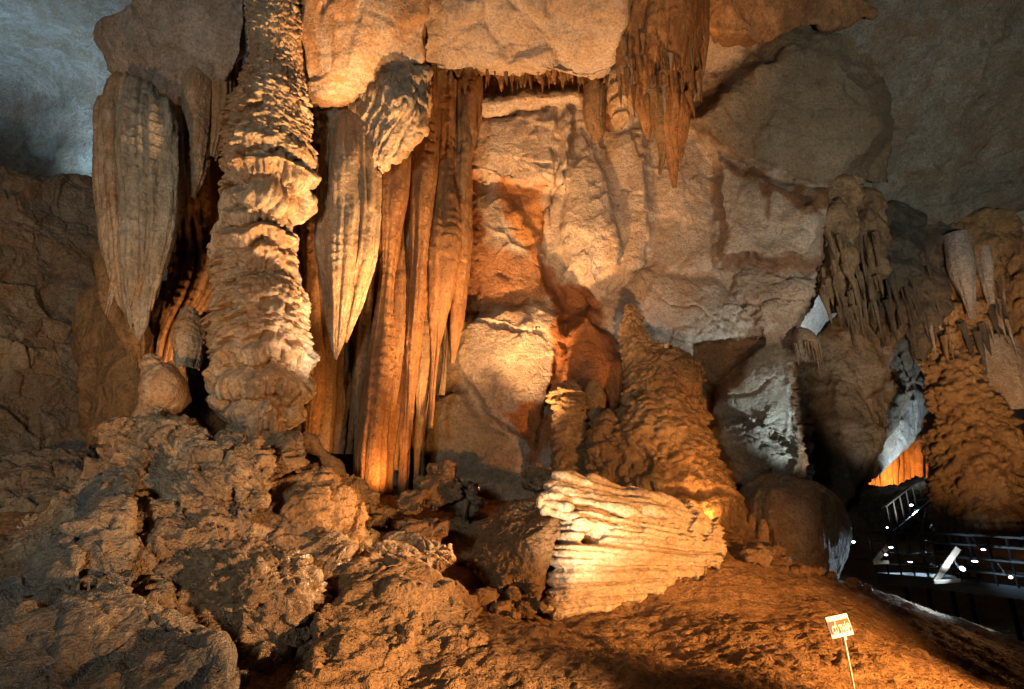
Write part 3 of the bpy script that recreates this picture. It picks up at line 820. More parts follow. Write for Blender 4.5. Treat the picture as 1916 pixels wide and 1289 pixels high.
    tint([(1205, 250), (1350, 330), (1540, 350), (1540, 490), (1400, 620), (1200, 600), (1230, 440)], (0.86, 0.84, 0.82), 20)
    tint([(790, 190), (880, 205), (892, 330), (905, 440), (900, 540), (860, 600), (790, 640)], (0.72, 0.36, 0.13), 10)
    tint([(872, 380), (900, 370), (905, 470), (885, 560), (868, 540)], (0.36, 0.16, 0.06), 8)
    tint([(935, 345), (1015, 350), (1018, 430), (1005, 470), (1030, 545), (985, 480), (950, 410)], (1.0, 0.58, 0.24), 9)
    tint([(950, 358), (1005, 366), (992, 398), (955, 392)], (0.42, 0.24, 0.12), 12, 0.8)
    tint([(890, 460), (1010, 480), (1040, 555), (960, 580), (880, 570)], (0.74, 0.47, 0.28), 14)
    tint([(1040, 520), (1105, 545), (1172, 690), (1170, 760), (1120, 810), (1035, 790), (1030, 680)], (0.72, 0.38, 0.17), 6)
    tint([(1070, 690), (1120, 690), (1110, 740), (1060, 740)], (0.45, 0.30, 0.22), 12)  # darker patch in the middle of the brown lobe
    tint([(1010, 480), (1060, 520), (1105, 555), (1060, 600), (1020, 540)], (0.62, 0.35, 0.18), 8)
    tint([(950, 770), (1010, 740), (1035, 800), (1010, 880), (990, 850)], (0.90, 0.46, 0.20), 8)
    tint([(850, 730), (980, 850), (960, 900), (790, 900), (790, 760)], (0.66, 0.68, 0.66), 10)  # grey area below the boss: its shade painted into the stone
    tint([(1288, 640), (1425, 635), (1395, 720), (1330, 760)], (0.55, 0.38, 0.24), 7)
    tint([(1478, 640), (1500, 640), (1502, 760), (1520, 940), (1480, 940), (1490, 800)], (0.52, 0.32, 0.17), 6)
    tint([(1345, 470), (1400, 470), (1540, 480), (1540, 510), (1440, 505), (1350, 500)], (0.55, 0.40, 0.30), 8)  # dark strip under the overhang, painted-in shade
    tint([(1340, 285), (1440, 335), (1540, 352), (1610, 335), (1600, 365), (1530, 395), (1445, 360), (1440, 410), (1425, 350), (1370, 325)], (0.42, 0.26, 0.14), 7)
    tint([(770, 100), (1160, 120), (1160, 178), (1080, 172), (1000, 165), (900, 182), (770, 190)], (0.46, 0.26, 0.12), 6)  # darker brown band behind the roof fringe
    tint([(1090, 180), (1150, 180), (1160, 240), (1125, 262), (1105, 230)], (0.40, 0.22, 0.10), 7)
    N = vnormals(Vx, Q)
    if np.mean(np.einsum('ij,ij->i', N, CAMP - Vx)) < 0:
        Q = Q[:, ::-1]; N = -N
    h = d_lime(Vx, 0.60)
    rough = sstep(-8, 8, poly_sd(Uw, Vw, [(1355, 560), (1390, 495), (1560, 500), (1560, 570), (1440, 645), (1300, 650), (1200, 610), (1330, 600)])).ravel() + sstep(-8, 8, poly_sd(Uw, Vw, [(1310, 780), (1470, 780), (1480, 860), (1420, 905), (1310, 940)])).ravel()
    h = h + 0.55 * np.clip(rough, 0, 1) * d_crag(Vx, 0.7)
    st = sstep(-6, 6, poly_sd(Uw, Vw, [(780, 195), (880, 205), (905, 440), (900, 560), (840, 620), (780, 640)])).ravel()
    h = h + st * 0.6 * d_drape(Vx, 0.8)
    st2 = sstep(-6, 6, poly_sd(Uw, Vw, [(1470, 640), (1510, 640), (1530, 940), (1475, 940), (1485, 800)])).ravel()
    h = h + st2 * d_drape(Vx, 0.9)
    Vx = Vx + N * h[:, None]
    cc = np.clip(col.reshape(-1, 3), 0, 1.2)
    used = np.zeros(len(Vx), bool); used[Q[keep].ravel()] = True
    V2, Q2 = compact(Vx, Q, keep)
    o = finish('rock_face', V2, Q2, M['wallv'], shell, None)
    at = o.data.color_attributes.new('mineral_shade', 'FLOAT_COLOR', 'POINT')
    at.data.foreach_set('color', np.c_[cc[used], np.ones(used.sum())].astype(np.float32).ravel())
build_face()
# roof slabs on the right
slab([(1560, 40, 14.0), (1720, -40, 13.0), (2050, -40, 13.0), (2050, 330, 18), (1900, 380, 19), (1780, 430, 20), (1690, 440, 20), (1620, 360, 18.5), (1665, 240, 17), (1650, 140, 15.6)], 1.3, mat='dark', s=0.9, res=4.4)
slab([(1310, -30, 13.2), (1600, -60, 13.0), (1640, 30, 13.7), (1500, 60, 14.1), (1400, 78, 14.3), (1330, 85, 14.4), (1300, 40, 14.0)], 1.3, mat='orange', s=0.9, wob=0.45, res=4.2)
slab([(1700, 440, 20.5), (1780, 425, 20), (1900, 370, 19), (2050, 340, 18.5), (2050, 480, 19.5), (1900, 480, 20), (1800, 470, 20.4)], 1.3, mat='grey', s=0.7)
# slanting slab in the far passage and the blue-lit wall behind it
slab([(1450, 760, 25.4), (1480, 700, 25), (1540, 630, 24.5), (1600, 565, 24.2), (1700, 560, 25), (1728, 640, 26), (1715, 720, 26.5), (1650, 830, 26), (1580, 935, 24.5), (1500, 940, 24.5), (1450, 860, 25)], 1.3, mat='dark', s=1.2, res=2.8)
slab([(1725, 690, 28), (1738, 790, 28.5), (1700, 812, 28), (1650, 845, 27), (1608, 920, 26), (1588, 935, 26), (1650, 830, 26.2), (1690, 760, 26.8)], 1.3, mat='grey', s=0.8, res=2.8)
# left: near dark wall
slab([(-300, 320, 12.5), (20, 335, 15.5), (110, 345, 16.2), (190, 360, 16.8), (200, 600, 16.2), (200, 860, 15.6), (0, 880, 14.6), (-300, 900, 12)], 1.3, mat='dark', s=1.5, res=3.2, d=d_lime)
slab([(155, 560, 14.6), (210, 520, 14.2), (330, 540, 14.2), (345, 680, 14.0), (330, 800, 13.8), (240, 860, 13.6), (160, 850, 14.0)], 1.3, mat='brown', s=0.9)

# ------------------------------------------------------------------ roof blocks over the middle
roof = slab([(785, 10, 12.2), (800, -60, 11.6), (1150, -60, 11.6), (1165, 20, 12.3), (1150, 110, 13.6), (1110, 135, 13.9), (1000, 128, 13.9), (900, 120, 13.8), (795, 118, 13.6)], 1.3, mat='roof', s=1.0, wob=0.34, name='ceiling_block')
slab([(575, -60, 10.8), (700, -60, 10.8), (790, -40, 11.2), (795, 40, 11.8), (780, 110, 12.6), (735, 130, 12.8), (680, 165, 13.0), (640, 195, 13.2), (585, 205, 13.2), (575, 100, 12.4)], 1.3, mat='wall', s=0.8, name='ceiling_block', extra=[(690, 60, 11.6)])
roof_left = slab([(185, 70, 12.6), (215, 35, 12.0), (300, -40, 11.2), (450, -60, 11.0), (450, 90, 12.2), (400, 170, 12.9), (330, 185, 13.0), (260, 150, 12.9), (215, 125, 12.8)], 1.3, mat='grey', s=0.7, name='ceiling_block', extra=[(290, 80, 11.9)])

# ------------------------------------------------------------------ formations
column('flowstone_column', [(516, -60, 11.7, 50), (517, 60, 11.9, 52), (518, 130, 12.1, 52), (508, 200, 12.2, 68), (502, 260, 12.3, 75), (504, 335, 12.4, 75), (500, 372, 12.4, 68), (482, 400, 12.5, 60), (478, 440, 12.5, 66), (482, 500, 12.5, 67), (480, 545, 12.5, 58), (492, 575, 12.4, 75), (494, 630, 12.4, 82), (494, 690, 12.4, 81), (490, 745, 12.4, 73), (486, 795, 12.4, 53), (484, 850, 12.4, 45)], M['flow'],
       blend([f_scale(0.15, 0.17, 0.12, 0.08, 2, flut=0.7), f_scale(0.20, 0.19, 0.22, 0.12, 4, flut=0.4), f_tier(0.58, 0.12, 0.50, 0.24, 5), f_scale(0.24, 0.16, 0.26, 0.22, 8), f_tier(0.62, 0.12, 0.42, 0.22, 7)], [0.27, 0.42, 0.64, 0.82]), res=1.65, droop=0.55, wob=0.13,
       label='tall rippled flowstone column reaching the roof, with a swollen bulb near its foot', cat='column')
bst = empty('hanging_stalactite', P(255, 160, 12.0), 'broad fluted stalactite hanging at the left, grey-green, tapering to a ragged tip', 'stalactite')
column('lobe', [(209, 182, 12.35, 9.8), (207, 196, 12.20, 22.4), (205, 226, 12.10, 28.0), (205, 316, 12.10, 28.0), (210, 402, 12.10, 25.8), (217, 471, 12.15, 19.6), (224, 515, 12.20, 11.8), (226, 540, 12.25, 3.9)], M['flow'], f_flute(0.115, 0.17, 0.35, 0.16, 1, fold=0.15, foldw=0.34), res=2.1, flat=1.05, wob=0.14, parent=bst)
column('lobe', [(238, 152, 12.25, 12.6), (236, 166, 12.10, 28.8), (234, 196, 12.00, 36.0), (234, 318, 12.00, 36.0), (236, 426, 12.00, 33.1), (239, 513, 12.05, 25.2), (243, 575, 12.10, 15.1), (244, 600, 12.15, 5.0)], M['flow'], f_flute(0.115, 0.17, 0.35, 0.16, 4, fold=0.15, foldw=0.34), res=2.1, flat=1.05, wob=0.14, parent=bst)
column('lobe', [(266, 158, 12.15, 11.9), (264, 172, 12.00, 27.2), (262, 202, 11.90, 34.0), (262, 336, 11.90, 34.0), (262, 453, 11.90, 31.3), (261, 546, 11.95, 23.8), (261, 615, 12.00, 14.3), (260, 640, 12.05, 4.8)], M['greyflow'], f_flute(0.115, 0.17, 0.35, 0.16, 6, fold=0.15, foldw=0.34), res=2.1, flat=1.05, wob=0.14, parent=bst)
column('lobe', [(294, 192, 12.15, 13.3), (292, 206, 12.00, 30.4), (290, 236, 11.90, 38.0), (290, 332, 11.90, 38.0), (287, 421, 11.90, 35.0), (283, 493, 11.95, 26.6), (278, 540, 12.00, 16.0), (277, 565, 12.05, 5.3)], M['greyflow'], f_flute(0.115, 0.17, 0.35, 0.16, 2, fold=0.15, foldw=0.34), res=2.1, flat=1.05, wob=0.14, parent=bst)
column('lobe', [(322, 200, 12.45, 7.7), (320, 214, 12.30, 17.6), (318, 244, 12.20, 22.0), (318, 316, 12.20, 22.0), (313, 389, 12.20, 20.2), (304, 447, 12.25, 15.4), (296, 480, 12.30, 9.2), (294, 505, 12.35, 3.1)], M['flow'], f_flute(0.115, 0.17, 0.35, 0.16, 5, fold=0.15, foldw=0.34), res=2.1, flat=1.05, wob=0.14, parent=bst)
column('lobe', [(215, 480, 12.6, 22), (222, 540, 12.6, 26), (236, 600, 12.7, 24), (250, 650, 12.8, 16), (256, 700, 13.0, 8)], M['brown'], f_flute(0.10, 0.09, 0.6, 0.2, 3, fold=0.1, foldw=0.3), res=2.2, parent=bst)
column('hanging_stalactite', [(372, 120, 12.6, 12), (371, 150, 12.6, 24), (370, 200, 12.6, 25), (366, 270, 12.6, 22), (360, 330, 12.6, 14), (354, 370, 12.6, 5)], M['flow'], f_flute(0.09, 0.07, 0.4, 0.08, 2),
       res=1.9, label='slim fluted stalactite just right of the broad one at the left', cat='stalactite')
column('hanging_stalactite', [(418, 30, 12.9, 24), (416, 100, 12.9, 24), (412, 170, 12.9, 22), (404, 240, 12.9, 16), (396, 300, 12.9, 8)], M['flow'], f_flute(0.09, 0.07, 0.5, 0.10, 3),
       res=1.9, label='brown stalactite squeezed between the roof bulge and the tall column', cat='stalactite')
column('flowstone_drapery', [(395, 80, 14.6, 50), (385, 160, 14.5, 54), (368, 240, 14.4, 50), (362, 320, 14.3, 46), (366, 420, 14.2, 46), (368, 500, 14.1, 44), (352, 560, 14.0, 40), (325, 620, 13.9, 32), (312, 690, 13.8, 24)], M['orange'], f_flute(0.13, 0.13, 0.8, 0.25, 4, fold=0.2, foldw=0.4), res=2.0,
       label='orange drapery running down between the broad stalactite and the tall column', cat='flowstone')
column('stalagmite', [(352, 575, 12.8, 14), (352, 610, 12.8, 24), (354, 650, 12.8, 24), (352, 690, 12.8, 16)], M['flow'], f_scale(0.1, 0.1, 0.04, 0.05, 6), res=1.9,
       label='small knobbly white lump beside the bulb of the tall column', cat='stalagmite')
column('stalagmite', [(280, 660, 12.0, 6), (282, 676, 12.0, 19), (286, 698, 12.0, 25), (302, 716, 12.0, 40), (302, 742, 12.0, 44), (292, 766, 12.0, 33), (286, 792, 12.0, 34), (276, 840, 12.0, 52)], M['flow'], f_scale(0.3, 0.12, 0.05, 0.10, 7), res=1.9,
       label='pale stepped stalagmite below the broad stalactite', cat='stalagmite')
# drapery right of the column
rock('flowstone_drapery', [([(655, 165, 13.2), (700, 132, 13.0), (770, 118, 12.9), (800, 130, 12.9), (803, 190, 12.9), (790, 240, 13.0), (750, 285, 13.2), (710, 305, 13.4), (660, 290, 13.5), (645, 220, 13.4)], 1.6, [(760, 190, 12.4)]),
    ([(592, 200, 13.5), (650, 180, 13.3), (690, 220, 13.3), (700, 300, 13.5), (640, 322, 13.6), (600, 310, 13.7)], 1.2, [])], M['flow'], vox=2.4 * pxm(700, 200, 13), smooth=4, d=d_drape, s=1.0, cull=-0.2, wob=0.2,
    label='lobed drapery dripping under the yellow roof bulge left of the shelf of small stalactites', cat='flowstone')
yst = empty('hanging_stalactite', P(655, 280, 13.4), 'yellow fluted stalactite with a long pointed end beside the orange curtain', 'stalactite')
for ax, sd in [([(618, 235, 13.6, 14), (616, 300, 13.5, 18), (613, 400, 13.4, 18), (614, 500, 13.3, 16), (618, 580, 13.2, 11), (622, 640, 13.2, 5)], 2),
               ([(648, 230, 13.5, 24), (648, 300, 13.3, 27), (645, 400, 13.2, 27), (641, 500, 13.1, 25), (636, 580, 13.1, 20), (632, 640, 13.1, 12), (629, 672, 13.1, 4)], 6),
               ([(684, 230, 13.6, 26), (684, 300, 13.5, 29), (682, 400, 13.4, 28), (674, 480, 13.3, 24), (662, 550, 13.3, 18), (650, 610, 13.2, 9), (646, 640, 13.2, 3)], 3)]:
    column('lobe', ax, M['flow'], f_flute(0.10, 0.12, 0.3, 0.14, sd, fold=0.14, foldw=0.32), res=2.0, wob=0.14, parent=yst)
column('flowstone_drapery', [(604, 215, 14.5, 34), (602, 320, 14.5, 38), (600, 450, 14.5, 40), (602, 580, 14.4, 42), (604, 700, 14.4, 44), (600, 850, 14.3, 40)], M['brown'], f_flute(0.13, 0.12, 0.5, 0.25, 5, fold=0.16, foldw=0.4), res=2.4, label='shaded brown drapery in the gap between the tall column and the yellow stalactite', cat='flowstone')
column('thin_column', [(586, 300, 13.8, 14), (584, 400, 13.8, 16), (580, 500, 13.8, 14), (586, 620, 13.8, 16), (592, 720, 13.8, 20), (580, 830, 13.8, 14)], M['orange'], f_flute(0.1, 0.05, 0.6, 0.06, 7), res=2.0,
       label='thin orange column close behind the tall flowstone column', cat='column')
# orange curtain: neighbouring folds
CUR = [
 ([(706, 150, 14.51, 18.8), (703, 241, 14.48, 19.5), (697, 376, 14.34, 20.9), (688, 528, 14.40, 17.7), (680, 663, 14.25, 13.3), (673, 769, 14.25, 11.3), (668, 852, 14.22, 7.6), (664, 905, 14.14, 5.2)], 'narrow dark orange fold at the left end of the curtain, thin at its foot'),
 ([(724, 150, 14.66, 23.0), (719, 234, 14.60, 22.4), (708, 360, 14.44, 23.2), (693, 500, 14.46, 23.7), (678, 626, 14.32, 15.7), (666, 724, 14.35, 14.0), (656, 801, 14.38, 10.4), (650, 850, 14.37, 8.5)], 'second fold of the curtain from the left, ending in a drip line'),
 ([(742, 150, 14.65, 23.6), (738, 245, 14.63, 23.9), (730, 388, 14.45, 26.6), (718, 548, 14.40, 22.0), (707, 691, 14.39, 26.2), (698, 802, 14.32, 23.6), (691, 889, 14.30, 22.5), (686, 945, 14.31, 21.4)], 'widest orange fold whose foot glows beside the lamp'),
 ([(762, 150, 14.76, 22.7), (758, 246, 14.73, 23.3), (751, 390, 14.69, 24.3), (741, 550, 14.50, 23.2), (731, 694, 14.57, 23.4), (723, 806, 14.47, 23.0), (716, 894, 14.37, 21.6), (712, 950, 14.41, 21.9)], 'bright orange fold just right of the widest one'),
 ([(782, 150, 14.83, 19.1), (779, 238, 14.94, 22.0), (772, 369, 14.86, 18.1), (764, 515, 14.69, 19.7), (755, 646, 14.74, 14.6), (748, 749, 14.58, 13.2), (742, 829, 14.55, 9.9), (738, 880, 14.57, 8.5)], 'curtain fold right of the two glowing feet, thinning downward'),
 ([(800, 150, 15.08, 24.4), (797, 244, 15.04, 22.3), (789, 384, 14.84, 21.1), (780, 540, 14.78, 22.8), (770, 680, 14.78, 15.3), (763, 790, 14.70, 13.1), (756, 875, 14.78, 8.7), (752, 930, 14.77, 7.7)], 'long curtain fold that ends as a thread among the rubble'),
 ([(820, 150, 15.18, 24.5), (817, 244, 15.17, 22.0), (810, 384, 15.13, 23.0), (802, 540, 15.07, 22.6), (793, 680, 15.00, 18.0), (786, 790, 14.99, 11.9), (780, 875, 14.89, 8.4), (776, 930, 14.90, 7.9)], 'curtain fold beside the long thread, nearly as long'),
 ([(838, 150, 15.22, 22.5), (836, 228, 15.28, 21.7), (831, 345, 15.23, 19.5), (825, 475, 15.08, 23.0), (818, 592, 15.09, 17.5), (813, 683, 15.03, 14.1), (809, 754, 15.06, 11.3), (806, 800, 14.93, 8.0)], 'curtain fold with a bulge on its lower edge'),
 ([(856, 150, 15.67, 23.2), (854, 221, 15.56, 20.8), (849, 327, 15.48, 22.8), (843, 445, 15.42, 21.4), (837, 551, 15.41, 15.6), (833, 634, 15.33, 11.5), (829, 699, 15.25, 9.6), (826, 740, 15.34, 7.2)], 'rust-streaked curtain fold second from the pale wall'),
 ([(874, 150, 15.86, 21.1), (872, 214, 15.82, 24.0), (868, 309, 15.80, 20.4), (862, 415, 15.69, 23.4), (857, 510, 15.67, 15.4), (852, 585, 15.64, 13.1), (848, 643, 15.57, 9.8), (846, 680, 15.62, 6.8)], 'rust-streaked curtain fold nearest the pale wall'),
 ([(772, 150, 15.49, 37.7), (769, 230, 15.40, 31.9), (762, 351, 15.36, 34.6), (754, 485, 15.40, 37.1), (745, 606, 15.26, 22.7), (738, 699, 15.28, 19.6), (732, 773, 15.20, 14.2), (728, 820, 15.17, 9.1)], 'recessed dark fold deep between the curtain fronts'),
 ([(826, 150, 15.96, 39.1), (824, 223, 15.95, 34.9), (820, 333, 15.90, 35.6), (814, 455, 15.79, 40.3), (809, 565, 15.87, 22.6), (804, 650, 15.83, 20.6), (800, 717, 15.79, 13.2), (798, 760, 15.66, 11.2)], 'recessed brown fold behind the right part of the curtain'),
]
for k, (ax, lb) in enumerate(CUR):
    ax = [(q[0], q[1], q[2] + (0.0, 0.25, -0.22, 0.12, 0.3, -0.15, 0.2, -0.1, 0.15, -0.2, 0.0, 0.0)[k], q[3] * (1.0 + 0.28 * math.sin(2.1 * k + 0.012 * q[1]))) for q in ax]
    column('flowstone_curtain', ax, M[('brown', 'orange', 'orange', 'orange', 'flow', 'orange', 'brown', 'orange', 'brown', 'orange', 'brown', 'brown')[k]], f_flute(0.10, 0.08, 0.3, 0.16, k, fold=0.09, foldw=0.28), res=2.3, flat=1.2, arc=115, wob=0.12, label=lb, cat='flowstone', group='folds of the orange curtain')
column('hanging_stalactite', [(868, 205, 15.3, 14), (868, 280, 15.3, 15), (866, 340, 15.3, 12), (868, 400, 15.3, 6)], M['brown'], f_flute(0.1, 0.05, 0.4, 0.04, 2), res=2, label='dark brown stalactite under the left end of the pale shelf', cat='stalactite')
column('hanging_stalactite', [(884, 210, 15.4, 9), (886, 250, 15.4, 9), (886, 275, 15.4, 3)], M['brown'], f_flute(0.08, 0.03, 0.4, 0.03, 3), res=2, label='short brown stalactite tip against the pale wall slab', cat='stalactite')
# stalactite cluster at the roof
column('stalactite_cluster', [(1235, -60, 12.6, 86), (1240, 40, 13.0, 86), (1238, 100, 13.2, 82), (1236, 140, 13.3, 72), (1236, 180, 13.4, 54), (1240, 212, 13.4, 32), (1242, 235, 13.4, 10)], M['orange'], f_flute(0.10, 0.10, 0.8, 0.16, 8, fold=0.16, foldw=0.4), res=1.9,
       label='large orange cluster of fused stalactites hanging from the roof at right of centre', cat='stalactite')
for ax, mt, lb in [
    ([(1298, -20, 12.9, 24), (1304, 60, 13.0, 20), (1308, 110, 13.1, 13), (1305, 150, 13.1, 7), (1308, 182, 13.1, 3)], 'flow', 'thin drapery at the right edge of the orange stalactite cluster'),
    ([(1276, 60, 12.9, 24), (1282, 120, 12.9, 22), (1280, 180, 12.9, 15), (1276, 240, 12.9, 12), (1274, 305, 12.9, 5)], 'orange', 'bright orange finger on the front of the stalactite cluster'),
    ([(1254, 120, 12.9, 26), (1256, 190, 12.9, 24), (1258, 260, 13.0, 17), (1260, 315, 13.1, 10), (1262, 354, 13.1, 4)], 'orange', 'longest finger of the stalactite cluster, brown at its tip'),
    ([(1225, 110, 12.9, 24), (1226, 170, 12.9, 22), (1234, 230, 13.0, 14), (1240, 290, 13.1, 7), (1236, 325, 13.1, 3)], 'brown', 'dark finger in the middle of the stalactite cluster'),
    ([(1192, 90, 13.0, 24), (1198, 150, 13.0, 24), (1206, 200, 13.1, 15), (1210, 245, 13.2, 8), (1212, 262, 13.2, 3)], 'orange', 'left finger of the stalactite cluster')]:
    column('hanging_stalactite', ax, M[mt], f_flute(0.07, 0.05, 0.5, 0.07, len(lb) % 7, fold=0.05, foldw=0.2), res=1.9, label=lb, cat='stalactite')
column('hanging_stalactite', [(1168, 120, 13.9, 20), (1165, 180, 13.9, 26), (1162, 220, 13.9, 18), (1158, 250, 13.9, 6)], M['flow'], f_tier(0.5, 0.08, 0.12, 0.06, 5), res=1.9,
       label='frayed stalactite at the right end of the shelf of small stalactites', cat='stalactite')
column('hanging_stalactite', [(1115, 170, 15.2, 24), (1112, 220, 15.2, 20), (1118, 250, 15.2, 12), (1114, 268, 15.2, 4)], M['brown'], f_flute(0.1, 0.05, 0.4, 0.06, 5), res=2,
       label='brown stalactite above the pointed wall slab', cat='stalactite')
# stalagmite mound
column('stalagmite_mound', [(1172, 566, 15.0, 8), (1178, 585, 15.0, 18), (1184, 630, 15.0, 26), (1192, 655, 15.0, 34), (1208, 682, 15.0, 52), (1230, 715, 14.9, 74), (1238, 770, 14.8, 84), (1232, 820, 14.7, 98), (1232, 880, 14.6, 116), (1240, 930, 14.5, 125), (1245, 975, 14.4, 133), (1250, 1030, 14.3, 142)], M['popcorn'],
       blend([f_knob(0.17, 0.12, 0.16), f_knob(0.20, 0.17, 0.26), f_tier(0.7, 0.13, 0.32, 0.18, 4)], [0.40, 0.80]), res=1.8, flat=0.9, droop=0.2, wob=0.12,
       label='big ochre stalagmite mound with a narrow spire on top, behind the fallen fluted block', cat='stalagmite')
column('stalagmite', [(1062, 714, 15.0, 10), (1062, 730, 15.0, 24), (1064, 790, 15.0, 30), (1066, 850, 15.0, 33), (1066, 900, 15.0, 34)], M['popcorn'], f_scale(0.24, 0.13, 0.14, 0.08, 6, up=0.9, down=2.2), res=1.8,
       label='ringed ochre stalagmite standing left of the big mound', cat='stalagmite')
column('stalagmite', [(1112, 715, 15.2, 6), (1112, 735, 15.2, 16), (1112, 790, 15.2, 18), (1110, 830, 15.1, 22)], M['popcorn'], f_flute(0.1, 0.04, 0.5, 0.05, 6), res=1.8,
       label='slim stalagmite squeezed between the ringed one and the big mound', cat='stalagmite')
column('stalagmite', [(1142, 768, 14.6, 10), (1140, 785, 14.6, 26), (1136, 830, 14.5, 34), (1136, 880, 14.4, 40), (1140, 930, 14.3, 46)], M['popcorn'], f_tier(0.5, 0.08, 0.22, 0.10, 8), res=1.8,
       label='pale dripping stalagmite at the left foot of the big mound', cat='stalagmite')
column('stalagmite', [(1247, 644, 14.6, 4), (1247, 650, 14.6, 5), (1247, 668, 14.6, 5.5)], M['cream'], f_scale(0.05, 0.04, 0.008, 0.0, 6), res=1.4, label='tiny candle-like stalagmite on the shoulder of the big mound', cat='stalagmite')
column('stalagmite', [(1405, 962, 13.4, 3), (1408, 975, 13.4, 8), (1414, 1000, 13.4, 11)], M['clay'], f_scale(0.1, 0.1, 0.02, 0.02, 2), res=1.6, label='small blunt stalagmite left of the round boulder', cat='stalagmite')
column('stalagmite', [(1425, 972, 13.2, 5), (1427, 985, 13.2, 9), (1427, 1015, 13.2, 11)], M['clay'], f_scale(0.1, 0.1, 0.02, 0.02, 5), res=1.6, label='stubby brown stalagmite touching the round boulder', cat='stalagmite')
# round boulder
column('round_boulder', [(1466, 890, 15.4, 6), (1466, 896, 15.4, 32), (1467, 910, 15.4, 58), (1468, 935, 15.4, 82), (1469, 965, 15.3, 97), (1470, 1000, 15.3, 101), (1472, 1040, 15.2, 95), (1474, 1090, 15.1, 74)], M['flow'], f_flute(0.30, 0.06, 0.9, 0.22, 5), res=2.0, wob=0.38,
       label='large smooth round boulder with faint flutes beside the passage', cat='boulder')
# right column and drapes
column('popcorn_column', [(1806, 430, 20.2, 72), (1800, 500, 20.2, 60), (1796, 570, 20.3, 50), (1786, 650, 20.4, 42), (1795, 720, 20.2, 48), (1810, 800, 20.0, 62), (1825, 880, 19.8, 72), (1840, 950, 19.6, 79), (1850, 1020, 19.4, 86)], M['popcorn'], blend([f_tier(1.0, 0.16, 0.4, 0.3, 3), f_knob(0.27, 0.22, 0.35)], [0.35]), res=2.1, droop=0.2,
       label='knobbly brown column standing over the walkway at the right', cat='column')
column('hanging_stalactite', [(1790, 440, 19.0, 22), (1800, 500, 19.0, 22), (1812, 560, 19.0, 12), (1818, 600, 19.0, 5)], M['grey'], f_flute(0.12, 0.05, 0.5, 0.05, 2), res=2, label='grey fluted stalactite above the knobbly right column', cat='stalactite')
column('hanging_stalactite', [(1838, 465, 19.0, 12), (1846, 520, 19.0, 11), (1856, 570, 19.0, 5)], M['grey'], f_flute(0.12, 0.05, 0.5, 0.05, 4), res=2, label='narrow grey stalactite right of the fluted one above the right column', cat='stalactite')
column('flowstone_drapery', [(1860, 640, 20.5, 34), (1868, 700, 20.4, 42), (1880, 780, 20.3, 44)], M['grey'], f_flute(0.22, 0.09, 0.4, 0.06, 6), res=2.2, label='grey pleated drapery at the right edge of the picture', cat='flowstone')
column('flowstone_drapery', [(1905, 470, 20.5, 44), (1910, 600, 20.5, 46), (1925, 700, 20.5, 40)], M['brown'], f_tier(1.2, 0.2, 0.25, 0.25, 6), res=2.4, label='rough brown flowstone high at the right edge above the pleated drapery', cat='flowstone')
for k, (u, Y, r, v1, lb) in enumerate([(1565, 17.0, 34, 590, 'dark brown dripstone bundle left of the passage roof'), (1615, 18.0, 34, 600, 'second dark dripstone bundle above the passage'), (1668, 19.0, 42, 650, 'blackish dripstone mass in the passage roof'), (1725, 20.0, 44, 680, 'blackish dripstone mass next to the knobbly column')]):
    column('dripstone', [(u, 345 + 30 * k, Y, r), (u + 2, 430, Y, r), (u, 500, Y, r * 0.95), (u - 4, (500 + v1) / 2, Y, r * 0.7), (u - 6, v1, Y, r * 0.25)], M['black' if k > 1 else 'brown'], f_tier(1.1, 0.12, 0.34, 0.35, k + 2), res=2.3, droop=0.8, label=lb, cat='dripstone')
column('dripstone', [(1496, 618, 16.3, 10), (1504, 632, 16.2, 20), (1510, 648, 16.1, 24), (1514, 664, 16.1, 18), (1516, 676, 16.1, 8)], M['flow'], f_flute(0.06, 0.05, 0.5, 0.04, 6), res=1.8, label='small hanging tassel of pale stalactites beside the dark passage', cat='dripstone')
# ------------------------------------------------------------------ boulders and ledges on the floor
def boulder(name, parts, mat, label, cat='rock', d=d_crag, s=0.55, smooth=4, res=3.3, **kw):
    return rock(name, parts, M[mat], vox=res * pxm(*parts[0][0][0]), smooth=smooth, d=d, s=s, cull=-0.2, label=label, cat=cat, **kw)
boulder('rock_mound', [([(-80, 1070, 8.0), (130, 940, 8.7), (215, 855, 9.4), (300, 805, 9.8), (480, 855, 9.6), (560, 885, 10.0), (650, 955, 9.9), (668, 1060, 9.3), (630, 1130, 8.2), (590, 1250, 6.9), (450, 1310, 6.3), (-80, 1330, 5.9)], 1.0, [])], 'crag', 'brown craggy bedrock showing in the gaps between the left foreground boulders', d=d_crag, s=0.9, smooth=2, res=6.0)
boulder('craggy_ledge', [
    ([(205, 815, 9.0), (235, 795, 9.1), (300, 776, 9.3), (400, 822, 9.2), (490, 852, 9.0), (503, 900, 8.8), (488, 958, 8.5), (400, 925, 8.5), (330, 955, 8.4), (250, 985, 8.3), (215, 930, 8.6)], 1.4, [(320, 850, 8.5), (440, 890, 8.3)]),
    ([(430, 870, 8.7), (480, 830, 9.0), (505, 880, 8.7), (490, 960, 8.3), (455, 960, 8.3), (425, 930, 8.4)], 0.9),
    ([(205, 830, 8.8), (225, 800, 9.0), (260, 840, 8.6), (250, 900, 8.4), (212, 900, 8.6)], 0.9)],
    'crag', 'craggy layered ledge with a broken crest under the tall column', d=d_strata, s=1.0, smooth=2)
boulder('boulder', [([(478, 840, 9.7), (515, 803, 9.9), (560, 806, 9.9), (574, 845, 9.7), (560, 888, 9.5), (500, 886, 9.4)], 1.0, [(530, 845, 9.2)])], 'crag', 'blocky boulder jammed at the foot of the tall column')
